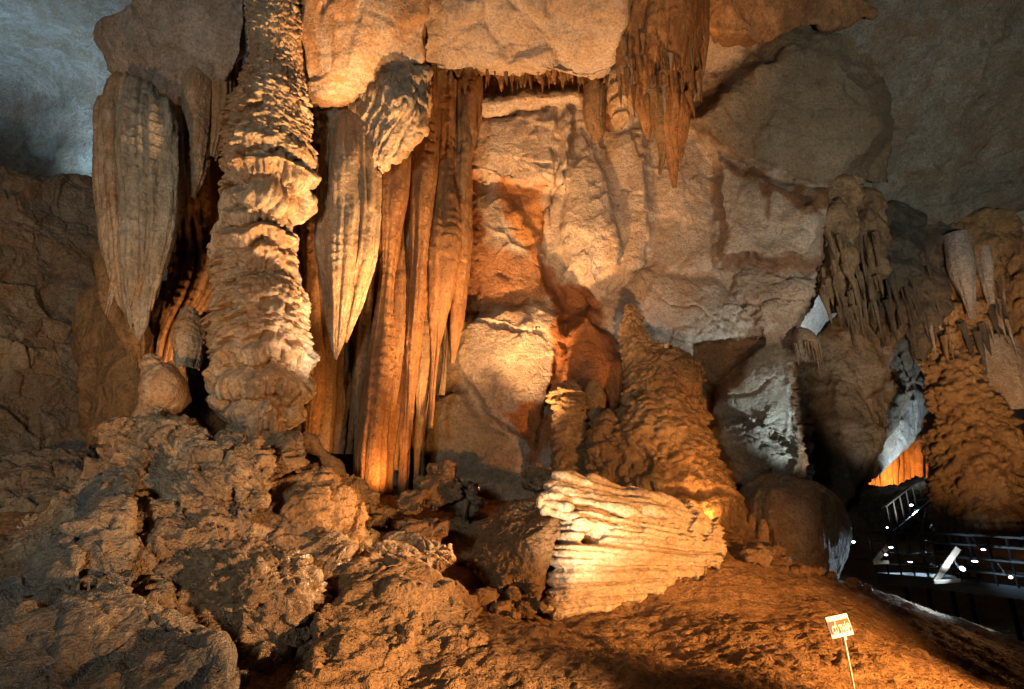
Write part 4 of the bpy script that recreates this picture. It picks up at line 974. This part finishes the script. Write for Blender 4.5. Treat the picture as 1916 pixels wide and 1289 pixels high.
boulder('boulder', [([(262, 1010, 8.0), (390, 968, 8.2), (520, 1000, 8.0), (585, 1065, 7.7), (590, 1110, 7.5), (575, 1170, 7.2), (530, 1222, 7.0), (460, 1215, 7.0), (380, 1170, 7.1), (300, 1120, 7.3), (250, 1060, 7.7)], 1.6, [(470, 1080, 6.8), (545, 1110, 6.9)])], 'crag',
        'great rounded boulder with a sandy face in the left foreground', d=d_clod, s=1.7, smooth=6)
boulder('wet_stalagmite', [
    ([(172, 905, 7.9), (195, 892, 8.0), (225, 895, 7.9), (250, 960, 7.5), (262, 1040, 7.1), (262, 1110, 6.7), (180, 1115, 6.5), (115, 1080, 6.8), (130, 985, 7.3)], 1.0, [(205, 1000, 6.9)]),
    ([(120, 1010, 7.0), (150, 1000, 7.0), (170, 1110, 6.4), (60, 1130, 6.3), (60, 1090, 6.6)], 0.8)], 'wetrock', 'wet dark stalagmite hump with orange streaks at the lower left', d=d_mud, s=1.2, smooth=3)
boulder('foreground_rock', [
    ([(-80, 1120, 6.2), (60, 1080, 6.5), (200, 1095, 6.3), (290, 1150, 6.0), (330, 1200, 5.7), (330, 1320, 5.2), (-80, 1340, 4.9)], 1.6, [(140, 1180, 5.5)]),
    ([(240, 1180, 5.7), (320, 1165, 5.8), (400, 1230, 5.5), (450, 1320, 5.2), (250, 1330, 5.0)], 1.0)], 'wetrock', 'rough dark rock filling the lower left corner', d=d_mud, s=1.2, smooth=3)
boulder('boulder', [([(500, 945, 9.1), (530, 900, 9.5), (600, 890, 9.7), (655, 935, 9.6), (672, 990, 9.3), (650, 1060, 9.0), (592, 1095, 8.7), (560, 1015, 8.8)], 1.3, [(590, 970, 8.8)])], 'clay', 'brown lumpy boulder right of the craggy ledge', d=d_crag, s=0.9, smooth=3)
boulder('foreground_ledge', [
    ([(640, 1095, 8.0), (700, 1050, 8.6), (780, 1030, 8.9), (858, 1022, 8.9), (864, 1046, 8.6), (820, 1085, 8.0), (760, 1110, 7.7), (660, 1130, 7.6)], 1.0),
    ([(650, 1120, 7.6), (740, 1085, 7.9), (830, 1080, 8.1), (880, 1110, 8.0), (905, 1150, 7.6), (930, 1300, 6.2), (640, 1310, 5.8)], 1.6, [(760, 1190, 6.6)]),
    ([(575, 1150, 7.0), (600, 1130, 7.2), (650, 1140, 7.2), (720, 1200, 6.5), (740, 1310, 5.7), (560, 1310, 5.6)], 1.2, [(640, 1220, 6.1)])], 'clay', 'muddy ledge with a glistening crest in the middle foreground', d=d_mud, s=1.3, smooth=3)
for ol, th, mt, lb in [
    ([(775, 905, 12.4), (800, 875, 12.6), (835, 870, 12.6), (862, 905, 12.5), (860, 945, 12.3), (815, 962, 12.1), (780, 945, 12.1)], 0.8, 'clay', 'rounded tan boulder at the foot of the orange curtain'),
    ([(735, 930, 12.0), (765, 915, 12.1), (792, 925, 12.0), (795, 960, 11.8), (760, 965, 11.7), (738, 955, 11.8)], 0.5, 'clay', 'small brown rock leaning on the rounded tan boulder'),
    ([(850, 905, 12.9), (880, 895, 13.0), (895, 930, 12.9), (885, 965, 12.7), (850, 960, 12.6)], 0.6, 'crag', 'dark rock in shade behind the rounded tan boulder'),
    ([(680, 965, 11.2), (705, 950, 11.3), (735, 958, 11.3), (738, 985, 11.1), (705, 998, 11.0), (682, 990, 11.0)], 0.5, 'crag', 'small rounded rock between the brown boulder and the curtain'),
    ([(738, 985, 10.8), (770, 968, 10.9), (815, 972, 10.9), (838, 992, 10.7), (800, 1010, 10.4), (745, 1005, 10.5)], 0.6, 'clay', 'flat pale rock lying behind the muddy ledge'),
    ([(640, 1000, 10.0), (720, 990, 10.2), (800, 1005, 10.0), (850, 1030, 9.6), (780, 1050, 9.2), (680, 1060, 9.2)], 0.7, 'crag', 'low dark rock slab behind the crest of the muddy ledge'),
    ([(560, 905, 11.0), (610, 870, 11.4), (680, 900, 11.4), (700, 940, 11.1), (640, 960, 10.7), (570, 945, 10.6)], 0.8, 'crag', 'black jagged rock below the thin drip line'),
    ([(975, 885, 13.0), (1000, 860, 13.2), (1030, 872, 13.1), (1040, 910, 12.8), (1000, 925, 12.7), (978, 910, 12.8)], 0.6, 'crag', 'small layered rock behind the upper corner of the fallen block'),
    ([(20, 985, 9.6), (50, 962, 9.8), (95, 970, 9.7), (112, 1005, 9.4), (80, 1030, 9.2), (15, 1025, 9.2)], 0.7, 'crag', 'pale lump of rock at the left edge'),
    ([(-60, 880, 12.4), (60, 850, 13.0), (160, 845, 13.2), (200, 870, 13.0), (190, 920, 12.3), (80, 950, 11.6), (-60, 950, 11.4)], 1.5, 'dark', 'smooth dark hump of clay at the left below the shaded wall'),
    ([(-60, 1010, 8.6), (60, 1020, 8.4), (130, 1000, 8.4), (110, 1080, 7.6), (-60, 1120, 7.2)], 1.0, 'crag', 'dark rock shelf at the left edge under the pale lump'),
    ([(1380, 1010, 12.2), (1420, 1015, 12.2), (1480, 1045, 12.8), (1560, 1085, 13.6), (1500, 1090, 12.6), (1400, 1050, 11.4)], 0.6, 'crag', 'dark broken rim of rock in front of the round boulder'),
]:
    boulder('boulder' if th > 0.55 else 'small_rock', [(ol, th, [])], mt, lb, d=d_strata if mt == 'crag' else d_crag, s=0.75, smooth=2, wob=0.10)

# ------------------------------------------------------------------ the fallen fluted block
fb = empty('fallen_stalactite', P(1120, 1150, 10.8), 'huge fallen stalactite, cream fluted side lit bright, broken brown end at left', 'stalactite')
APEX = P(1640, 1062, 11.5)
HOLE = P(1112, 1004, 10.25)
def d_fallen(p, s=1.0):
    """rods of the fluting run to the tapered end; sheets of rods end in curved steps."""
    dx = APEX[0] - p[:, 0]; dz = p[:, 2] - APEX[2]
    ang = np.arctan2(dz, dx); l = np.sqrt(dx * dx + dz * dz)
    x = ang * 4.6 / 0.105 + 0.40 * fbm(p * [0.3, 1, 1], 0.9, 3) + 80
    fx = np.floor(x).astype(int)
    brk = np.floor(l / 0.6 + 2.7 * _jit[fx & 255, 2]).astype(int)
    amp = 0.7 + 0.5 * _jit[(brk * 13 + fx * 5) & 255, 0]
    h = 0.19 * amp * (ribs(x, 3, 0.52) - 0.6)
    h += 0.04 * (ribs(x * 2.3 + 0.8 * perlin(p * [0.6, 2, 2]), 5) - 0.5)
    t = -l / 0.42 + 1.3 * fbm(p * [0.4, 1, 1], 0.8, 2) + 2.2 * ang ** 2
    f = t - np.floor(t)
    k = sstep(APEX[0] - 3.9, APEX[0] - 2.9, p[:, 0])
    h += (0.03 + 0.09 * k) * (1 - f) * sstep(0.0, 0.08, f)
    h += 0.07 * fbm(p, 0.8, 3) + 0.014 * fbm(p, 14, 3, 0.65)
    uu = (p[:, 0] - HOLE[0]) / 0.19; ww = (p[:, 2] - HOLE[2]) / 0.11 - 0.35 * uu
    dd = np.sqrt(uu * uu + ww * ww) + 0.3 * perlin(p * 7)
    h -= 0.75 * (1 - sstep(0.8, 1.1, dd)) * (p[:, 1] < 10.9)
    return h
rock('fluted_side', [([(1048, 905, 11.1), (1062, 890, 11.3), (1110, 892, 11.4), (1200, 918, 11.5), (1290, 955, 11.6), (1335, 990, 11.6), (1352, 1030, 11.5), (1330, 1062, 11.2), (1270, 1088, 10.9), (1200, 1118, 10.6), (1140, 1140, 10.35), (1060, 1152, 10.15), (1014, 1146, 10.2), (1030, 1060, 10.35), (1058, 960, 10.65)], 0.9,
    [(1082, 980, 10.12), (1074, 1080, 10.0), (1180, 1010, 10.35), (1270, 1020, 10.75)])], M['cream'], vox=2.1 * pxm(1150, 1020, 10.6), smooth=3, d=d_fallen, parent=fb, cull=-0.2, wob=0.05)
rock('broken_end', [([(868, 1058, 10.6), (905, 985, 10.9), (960, 943, 11.0), (1040, 936, 11.0), (1062, 950, 10.6), (1050, 1010, 10.2), (1012, 1085, 10.0), (1000, 1135, 9.9), (965, 1130, 10.0), (905, 1090, 10.3)], 1.6, [(1010, 1010, 10.1)])], M['popcorn'], vox=2.6 * pxm(960, 1030, 10.4), smooth=4, d=d_clod, s=0.9, parent=fb, cull=-0.4)
for k, (a, b, r) in enumerate([((1030, 890, 10.9), (1250, 938, 11.3), 10), ((1016, 903, 10.7), (1240, 952, 11.0), 9), ((1026, 915, 10.6), (1270, 970, 10.9), 10), ((1008, 928, 10.5), (1200, 965, 10.6), 9), ((1004, 942, 10.5), (1075, 952, 10.3), 9), ((1012, 955, 10.5), (1090, 968, 10.2), 8)]):
    m_ = [(a[0] + (b[0] - a[0]) * t_, a[1] + (b[1] - a[1]) * t_ + 4 * math.sin(3 * t_ + k), a[2] + (b[2] - a[2]) * t_, r * (0.45 if t_ in (0, 1) else 1.0)) for t_ in (0, 0.04, 0.3, 0.6, 0.95, 1)]
    column('broken_layer', m_, M['cream'], f_flute(0.1, 0.02, 0.6, 0.05, k + 2), res=1.5, arc=170, flat=1.3, parent=fb)
for k, (u, v, Y, r) in enumerate([(985, 1135, 9.7, 20), (1010, 1128, 9.6, 15), (1030, 1120, 9.6, 12), (960, 1110, 9.8, 16), (940, 1092, 9.9, 14), (1000, 1100, 9.7, 14)]):
    rock('rubble_lump', [([(u + r * math.cos(t_) * 1.1, v + r * math.sin(t_) * 0.9, Y) for t_ in np.linspace(0, 5.6, 8)], r * 0.013, [(u, v, Y - 0.1)])], M['popcorn'], vox=0.02, smooth=5, d=d_clod, s=0.5, parent=fb, cull=-0.4)

# loose stones and rubble on the floor, shared meshes
SM = []
for k in range(7):
    bm = bmesh.new(); bmesh.ops.create_icosphere(bm, subdivisions=3, radius=1.0)
    V_ = np.array([v.co[:] for v in bm.verts]) * [1, 0.85, 0.62]
    F_ = np.array([[v.index for v in f.verts] for f in bm.faces]); bm.free()
    f_, e_, i_ = facet(V_ * 1.3, 10.0 + 3 * k, 0.05)
    V_ = V_ * (1 + 0.55 * f_ + 0.12 * fbm(V_, 2.2, 3, off=k))[:, None]
    SM.append(np_mesh('stone', V_, F_))
rs = np.random.RandomState(5)
SPOTS = [((660, 890), (10.8, 12.4), 9), ((900, 985), (11.8, 13.4), 6), ((900, 985), (8.7, 9.5), 5), ((1385, 1550), (11.8, 13.6), 7)]
ORD = ['leftmost', 'second from left', 'third from left', 'fourth from left', 'fifth from left', 'sixth from left', 'seventh from left', 'eighth from left', 'rightmost']
WHERE = ['rubble at the foot of the orange curtain', 'hollow behind the fallen fluted block', 'clay left of the fallen fluted block', 'broken rim before the round boulder']
for (ur, yr, n), lb in zip(SPOTS, WHERE):
    for k in range(n):
        u = ur[0] + (ur[1] - ur[0]) * (k + rs.uniform(0.15, 0.85)) / n; Y = rs.uniform(*yr); x = (u - 958) / 1150 * 1.06 * Y
        z = float(ground_z([x], [Y])[0])
        r = 0.08 + 0.20 * rs.rand() ** 1.6
        me = SM[rs.randint(7)]
        mt = M['crag'] if rs.rand() < 0.5 else M['clay']
        o = bpy.data.objects.new('stone', me); COL.objects.link(o)
        if not me.materials: me.materials.append(mt)
        o.location = (x, Y, z + r * 0.15); o.scale = (r, r, r); o.rotation_euler = (rs.uniform(-.4, .4), rs.uniform(-.4, .4), rs.uniform(0, 6.28))
        tag(o, '%s loose stone on the %s' % ('rightmost' if k == n - 1 else ORD[k], lb), 'stone', 'loose stones on the ' + lb)
# ------------------------------------------------------------------ fringes of small stalactites (shared meshes)
def unit_stalactite(seed):
    nl, nt = 12, 9
    t = np.linspace(0, 1, nl); th = np.linspace(0, 2 * math.pi, nt, endpoint=False)
    T_, A_ = np.meshgrid(t, th, indexing='ij')
    r = (1 - T_) ** 0.75 * (1 + 0.22 * np.sin(3 * A_ + seed) + 0.16 * np.sin(9 * T_ + seed * 2.1))
    V = np.stack([r * np.cos(A_), r * np.sin(A_), -T_], 2).reshape(-1, 3)
    V[:, 0] += 0.25 * np.sin(2.2 * T_.ravel() + seed); V[:, 1] += 0.2 * np.cos(1.7 * T_.ravel() + seed * 3)
    V[-nt:] = V[-nt:].mean(axis=0) + 0.02 * (V[-nt:] - V[-nt:].mean(axis=0))
    i = np.arange(nl - 1)[:, None] * nt + np.arange(nt)[None, :]
    j = np.arange(nl - 1)[:, None] * nt + (np.arange(nt)[None, :] + 1) % nt
    Q = np.stack([i.ravel(), (i + nt).ravel(), (j + nt).ravel(), j.ravel()], 1)
    return V, Q
ST = {}
for mt in ('orange', 'brown', 'flow', 'black', 'grey'):
    ST[mt] = []
    for k in range(5):
        V_, Q_ = unit_stalactite(k * 1.7 + len(mt))
        me_ = np_mesh('stalactite', V_, Q_); me_.materials.append(M[mt]); ST[mt].append(me_)
def hang(par, u, v, Y, lpx, rpx, mt):
    k = pxm(u, v, Y)
    o = bpy.data.objects.new('stalactite', random.choice(ST[mt]))
    COL.objects.link(o)
    o.location = P(u, v, Y) + np.array([0, 0, 0.12])
    o.rotation_euler = (random.uniform(-.06, .06), random.uniform(-.06, .06), random.uniform(0, 6.28))
    o.scale = (rpx * k, rpx * k, lpx * k + 0.12)
    keep_parent(o, par)
    return o
for k in range(150):
    t = random.random(); u = 800 + 345 * t
    row = random.random()
    v = 118 + 20 * t + 26 * row * (0.5 + 0.5 * t); Y = 13.95 + 0.15 * t + 2.2 * row
    big = math.exp(-((u - 880) / 40) ** 2)
    hang(roof, u, v - 4, Y, 6 + 40 * random.random() ** 2.2 + 34 * big * random.random(), 2 + 7 * random.random() ** 2 + 3 * big, 'brown' if (u < 895 or random.random() < .25) else 'orange')
for k in range(16):
    u = random.uniform(255, 400)
    hang(roof_left, u, 150 + 18 * math.sin((u - 255) / 46), 12.7 + 0.4 * random.random(), random.uniform(14, 40), random.uniform(3, 7), random.choice(['flow', 'brown']))
for k in range(22):
    u = random.uniform(196, 318)
    hang(bst, u, 590 - 0.9 * abs(u - 258) - random.uniform(20, 150), 11.75 + 0.25 * abs(u - 258) / 60, random.uniform(40, 110), random.uniform(3, 8), random.choice(['flow', 'grey', 'flow']))
clu = [o for o in COL.objects if o.name.startswith('stalactite_cluster')][0]
for k in range(46):
    u = random.uniform(1160, 1316); v = random.uniform(60, 190)
    hang(clu, u, v, 13.0 - 1.0 * math.sqrt(max(0, 1 - ((u - 1240) / 85) ** 2)) + 0.2, random.uniform(18, 70), random.uniform(3, 7), random.choice(['orange', 'orange', 'flow', 'brown']))
tas = [o for o in COL.objects if o.name.startswith('dripstone') and 'tassel' in o.get('label', '')][0]
for k in range(22):
    u = 1488 + 48 * random.random()
    hang(tas, u, 645 + 0.25 * abs(u - 1510), 15.7 + 0.3 * random.random(), random.uniform(18, 42), random.uniform(1.6, 3), 'flow')
hang(tas, 1527, 660, 15.6, 50, 2.4, 'flow')

dr = [o for o in COL.objects if o.name.startswith('dripstone') and 'tassel' not in o.get('label', '')]
for k in range(90):
    i = k % len(dr)
    uc, Yc = ((1565, 17.0), (1615, 18.0), (1668, 19.0), (1725, 20.0))[i]
    u = uc + random.uniform(-34, 34)
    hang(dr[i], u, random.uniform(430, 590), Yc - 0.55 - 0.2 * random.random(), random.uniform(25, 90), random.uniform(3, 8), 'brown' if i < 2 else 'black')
pc = [o for o in COL.objects if o.name.startswith('popcorn_column')][0]
for k in range(40):
    hang(pc, random.uniform(1735, 1895), random.uniform(470, 640), 19.4 + 0.5 * random.random(), random.uniform(25, 80), random.uniform(3, 8), random.choice(['brown', 'black', 'grey']))

# ------------------------------------------------------------------ box / bar helpers for built things
def box_mesh(name, sx, sy, sz, bev=0.006):
    bm = bmesh.new(); bmesh.ops.create_cube(bm, size=1)
    bmesh.ops.scale(bm, vec=(sx, sy, sz), verts=bm.verts)
    bmesh.ops.bevel(bm, geom=bm.edges[:], offset=min(bev, 0.3 * min(sx, sy, sz)), segments=2, affect='EDGES')
    me = bpy.data.meshes.new(name); bm.to_mesh(me); bm.free(); return me
def bar(name, a, b, w_, h_, mat, parent=None, **kw):
    a = Vector(a); b = Vector(b); d = b - a
    me = box_mesh(name, w_, h_, d.length, 0.006)
    o = put(name, me, M[mat], None, **kw)
    o.location = (a + b) / 2
    o.rotation_euler = d.to_track_quat('Z', 'Y').to_euler()
    if parent is not None: keep_parent(o, parent)
    return o

# ------------------------------------------------------------------ sign on its stake
def build_sign():
    Y = 6.7
    base = P(1606, 1330, Y)
    gz = float(ground_z([base[0]], [base[1]])[0])
    top = P(1579, 1189, Y)
    ctr = P(1570.5, 1171, Y)
    k = pxm(1570, 1171, Y)
    root = empty('sign', (base[0], base[1], gz), 'small tilted white and ochre name sign on a thin white stake', 'sign')
    dirv = top - base; foot = base - dirv / np.linalg.norm(dirv) * 0.35
    bar('stake', foot, top + (top - base) * 0.02, 0.022, 0.014, 'signw', root)
    rot = Matrix.Rotation(math.radians(-11.5), 3, 'Y')
    rz = Matrix.Rotation(math.radians(-4), 3, 'Z')
    R3 = rz @ rot
    wd, ht = 41 * k, 37 * k
    def panel(nm, x, z, w_, h_, y, th, mt):
        o = put(nm, box_mesh(nm, w_, th, h_, 0.003), M[mt], None)
        o.matrix_world = Matrix.Translation(Vector(ctr) + R3 @ Vector((x, y, z))) @ R3.to_4x4()
        keep_parent(o, root); return o
    panel('board', 0, 0, wd, ht, 0, 0.016, 'signw')
    panel('name_plate', 0, -0.02 * ht, wd * 0.93, ht * 0.60, -0.010, 0.006, 'signo')
    panel('clamp', 0.08 * wd, -0.55 * ht, 0.03, 0.05, 0.012, 0.02, 'signw')
    cu = bpy.data.curves.new('lettering', 'FONT'); cu.body = 'C\u1ed4 TH\u00c1P'; cu.size = 0.1; cu.extrude = 0.002
    cu.align_x = 'CENTER'; cu.align_y = 'CENTER'; cu.offset = 0.003
    to = bpy.data.objects.new('lettering', cu); COL.objects.link(to)
    dg = bpy.context.evaluated_depsgraph_get()
    me = bpy.data.meshes.new_from_object(to.evaluated_get(dg))
    bpy.data.objects.remove(to)
    co = np.empty(len(me.vertices) * 3, np.float32); me.vertices.foreach_get('co', co); co = co.reshape(-1, 3)
    c0 = (co.min(0) + co.max(0)) / 2; sp = co.max(0) - co.min(0)
    sx = wd * 0.80 / sp[0]; sz = ht * 0.60 / sp[1]
    co = np.stack([(co[:, 0] - c0[0]) * sx, -(co[:, 2]) , (co[:, 1] - c0[1]) * sz], 1)
    me.vertices.foreach_set('co', co.astype(np.float32).ravel()); me.update()
    o = put('lettering', me, M['signw'], None)
    o.matrix_world = Matrix.Translation(Vector(ctr) + R3 @ Vector((0.01 * wd, -0.0155, -0.01 * ht))) @ R3.to_4x4()
    keep_parent(o, root)
build_sign()

# ------------------------------------------------------------------ walkway with railing in the passage
wk = empty('walkway', P(1800, 1095, 17), 'dark steel walkway with a barred railing crossing the passage at the right', 'walkway')
A0 = P(1640, 1075, 19.5); A1 = P(1760, 1085, 17.6); A2 = P(1990, 1110, 15.6)
up = np.array([0, 0, 1.0])
for a, b in ((A0, A1), (A1, A2)):
    d = b - a; L_ = np.linalg.norm(d[:2])
    n = np.array([-d[1], d[0], 0]) / L_
    me = box_mesh('deck', np.linalg.norm(d), 1.5, 0.10)
    o = put('deck', me, M['steel'], None); o.location = (a + b) / 2 + n * 0.75
    o.rotation_euler = (0, -math.asin(d[2] / np.linalg.norm(d)), math.atan2(d[1], d[0])); keep_parent(o, wk)
    for off in (0.0, 1.5):
        for hh in (1.2, 0.95, 0.62, 0.3):
            bar('rail', a + n * off + up * hh, b + n * off + up * hh, 0.05, 0.05, 'steel', wk)
        for t in np.arange(0, 1.001, 0.42 / np.linalg.norm(d)):
            q = a + d * t + n * off
            bar('post', q, q + up * 1.2, 0.045, 0.045, 'steel', wk)
    bar('edge_beam', a - up * 0.15, b - up * 0.15, 0.08, 0.2, 'steel', wk)
    for t in (0.15, 0.5, 0.85):
        q = a + d * t + n * 0.7
        bar('support', q - up * 1.8, q - up * 0.1, 0.09, 0.09, 'steel', wk)
# stairs behind
stp = empty('staircase', P(1690, 1000, 22), 'small steel staircase climbing right towards the knobbly column', 'staircase')
s0 = P(1668, 1004, 22.0); s1 = P(1742, 942, 23.0)
for off in (0, 1.0):
    n = np.array([0.35, 0.93, 0]) * off
    bar('stringer', s0 + n, s1 + n, 0.06, 0.22, 'galv', stp)
    bar('handrail', s0 + n + up * 1.0, s1 + n + up * 1.0, 0.05, 0.05, 'galv', stp)
    for t in np.linspace(0.02, 0.98, 7):
        q = s0 + (s1 - s0) * t + n
        bar('baluster', q, q + up * 1.0, 0.035, 0.035, 'galv', stp)
for t in np.linspace(0.05, 0.95, 9):
    q = s0 + (s1 - s0) * t + np.array([0.175, 0.46, 0.08])
    o = put('tread', box_mesh('tread', 0.28, 0.95, 0.03), M['galv'], None); o.location = q; o.rotation_euler = (0, 0, -0.36); keep_parent(o, stp)
bar('brace', P(1700, 1006, 22), P(1735, 965, 22.6), 0.05, 0.05, 'galv', stp)
bar('brace', P(1722, 1010, 22), P(1733, 950, 22.6), 0.05, 0.05, 'galv', stp)
# timber trestles catching the lamp light
for pts, lb in (((( 1750, 1088, 15.8), (1793, 1026, 15.8), (1747, 1089, 15.7), (1796, 1086, 15.7)), 'leaning timber trestle lit white beside the lamps'),
                (((1636, 1052, 17.6), (1662, 1020, 17.6), (1634, 1053, 17.5), (1663, 1052, 17.5)), 'smaller timber trestle left of the lamps')):
    tr = empty('trestle', P(*pts[2]), lb, 'trestle')
    bar('strut', P(*pts[0]), P(*pts[1]), 0.05, 0.13, 'wood', tr)
    bar('foot_rail', P(*pts[2]), P(*pts[3]), 0.05, 0.09, 'wood', tr)
# floodlights
def floodlight(u, v, Y, tgt, label, wpx=14, warm=False, watts=120.0):
    p = P(u, v, Y); k = pxm(u, v, Y); w_ = 0.55 * wpx * k
    root = empty('floodlight', p, label, 'lamp', 'floodlights along the walkway')
    d = (Vector(P(*tgt)) - Vector(p)).normalized(); rot = d.to_track_quat('-Z', 'Y').to_matrix().to_4x4()
    at = lambda z, y=0.0: Matrix.Translation(Vector(p)) @ rot @ Matrix.Translation((0, y, z))
    prof_h = [(-0.06, 0.52), (0.0, 0.54), (0.16, 0.50), (0.30, 0.42), (0.46, 0.28), (0.62, 0.16), (0.64, 0.0)]
    prof_g = [(0.02, 0.46), (-0.06, 0.42), (-0.12, 0.28), (-0.14, 0.0)]
    def lathe(nm, prof, mt):
        n_ = 18; vs_ = []; fs_ = []
        for z_, r_ in prof:
            for q in range(n_):
                t_ = 2 * math.pi * q / n_
                vs_.append((r_ * w_ * 1.25 * math.cos(t_), r_ * w_ * 0.9 * math.sin(t_), z_ * w_))
        for j in range(len(prof) - 1):
            for q in range(n_):
                fs_.append((j * n_ + q, j * n_ + (q + 1) % n_, (j + 1) * n_ + (q + 1) % n_, (j + 1) * n_ + q))
        me = bpy.data.meshes.new(nm); me.from_pydata(vs_, [], fs_); me.update()
        for pl in me.polygons: pl.use_smooth = True
        o = put(nm, me, M[mt], None); o.matrix_world = at(0); keep_parent(o, root)
    lathe('housing', prof_h, 'lampbody')
    lathe('glass', prof_g, 'warmled' if warm else 'led')
    for sx in (-1, 1):
        o = put('yoke', box_mesh('yoke', w_ * 0.05, w_ * 0.7, w_ * 0.12, 0.002), M['lampbody'], None); o.matrix_world = at(w_ * 0.2) @ Matrix.Translation((sx * w_ * 0.62, -w_ * 0.3, 0)); keep_parent(o, root)
    bar('bracket', np.array(p) + [0, 0.03 + w_ * 0.5, 0], np.array(p) + [0, 0.25 + w_ * 0.5, 0.30], 0.03, 0.03, 'lampbody', root)
    l = bpy.data.lights.new('floodlight_beam', 'SPOT'); l.energy = watts; l.color = AMBER if warm else COOL
    l.spot_size = math.radians(70); l.spot_blend = 0.8; l.shadow_soft_size = 0.08
    lo = bpy.data.objects.new('floodlight_beam', l); COL.objects.link(lo)
    lo.matrix_world = at(-w_ * 0.25); keep_parent(lo, root)
for (u, v, Y, tg, wp, wa, wm, lb) in [
    (1667, 1024, 17.4, (1672, 1080, 17.2), 12, 60, False, 'white floodlight at the top of the smaller trestle'),
    (1658, 1038, 17.2, (1650, 1075, 17.0), 9, 120, False, 'white floodlight just under the lamp of the smaller trestle'),
    (1703, 1051, 16.8, (1708, 1095, 16.7), 12, 60, False, 'white floodlight between the two trestles'),
    (1751, 1059, 15.5, (1775, 1050, 15.6), 9, 160, False, 'white floodlight touching the left of the leaning trestle'),
    (1801, 1064, 15.6, (1770, 1078, 15.5), 18, 260, False, 'brightest white floodlight right of the leaning trestle'),
    (1824, 1050, 16.0, (1826, 1095, 15.9), 16, 90, False, 'white floodlight above the brightest one'),
    (1840, 1028, 16.4, (1842, 1095, 16.2), 12, 60, False, 'white floodlight hung on the railing'),
    (1705, 945, 23, (1720, 1000, 22), 9, 200, False, 'small white lamp at the head of the stairs'),
    (1660, 987, 22, (1650, 1000, 18), 5, 40, False, 'tiny white lamp left of the stairs'),
    (1597, 1014, 20, (1590, 1060, 19), 9, 150, False, 'white lamp under a beam beside the round boulder'),
    (1891, 1080, 15.3, (1860, 1070, 12), 10, 60, True, 'orange lamp at the right edge under the railing')]:
    floodlight(u, v, Y, tg, lb, wp, wm, wa)
# far lit curtain
fc = empty('flowstone_curtain', P(1670, 915, 33), 'distant glowing orange curtain of flutes seen through the passage', 'flowstone')
tops = [900, 872, 858, 846, 852, 826, 838, 806, 800, 806, 826, 820, 836]
for k, tv in enumerate(tops):
    u = 1614 + k * 9.6
    column('fold', [(u, tv - 4, 33 + 0.3 * math.sin(k), 2), (u, tv + 6, 33 + 0.3 * math.sin(k), 6), (u + 1, 890, 33 + 0.3 * math.sin(k), 7), (u + 2, 930, 33, 8)], M['orange'], f_flute(0.2, 0.06, 0.4, 0.04, k), res=2.0, parent=fc)
slab([(1570, 960, 27), (1600, 925, 27.5), (1735, 905, 28), (1760, 960, 27), (1740, 1010, 25.5), (1580, 1010, 25.5)], 2.5, mat='dark', d=d_crag, s=1.3, name='rock_ledge')
# fallen plank by the column
column('log', [(566, 812, 10.3, 5), (568, 815, 10.3, 10), (600, 846, 10.4, 10), (640, 886, 10.6, 9), (644, 890, 10.6, 4)], M['brown'], f_flute(0.04, 0.02, 0.4, 0.03, 3), res=1.6, label='old dark log leaning down beside the blocky boulder at the column foot', cat='log')
pass
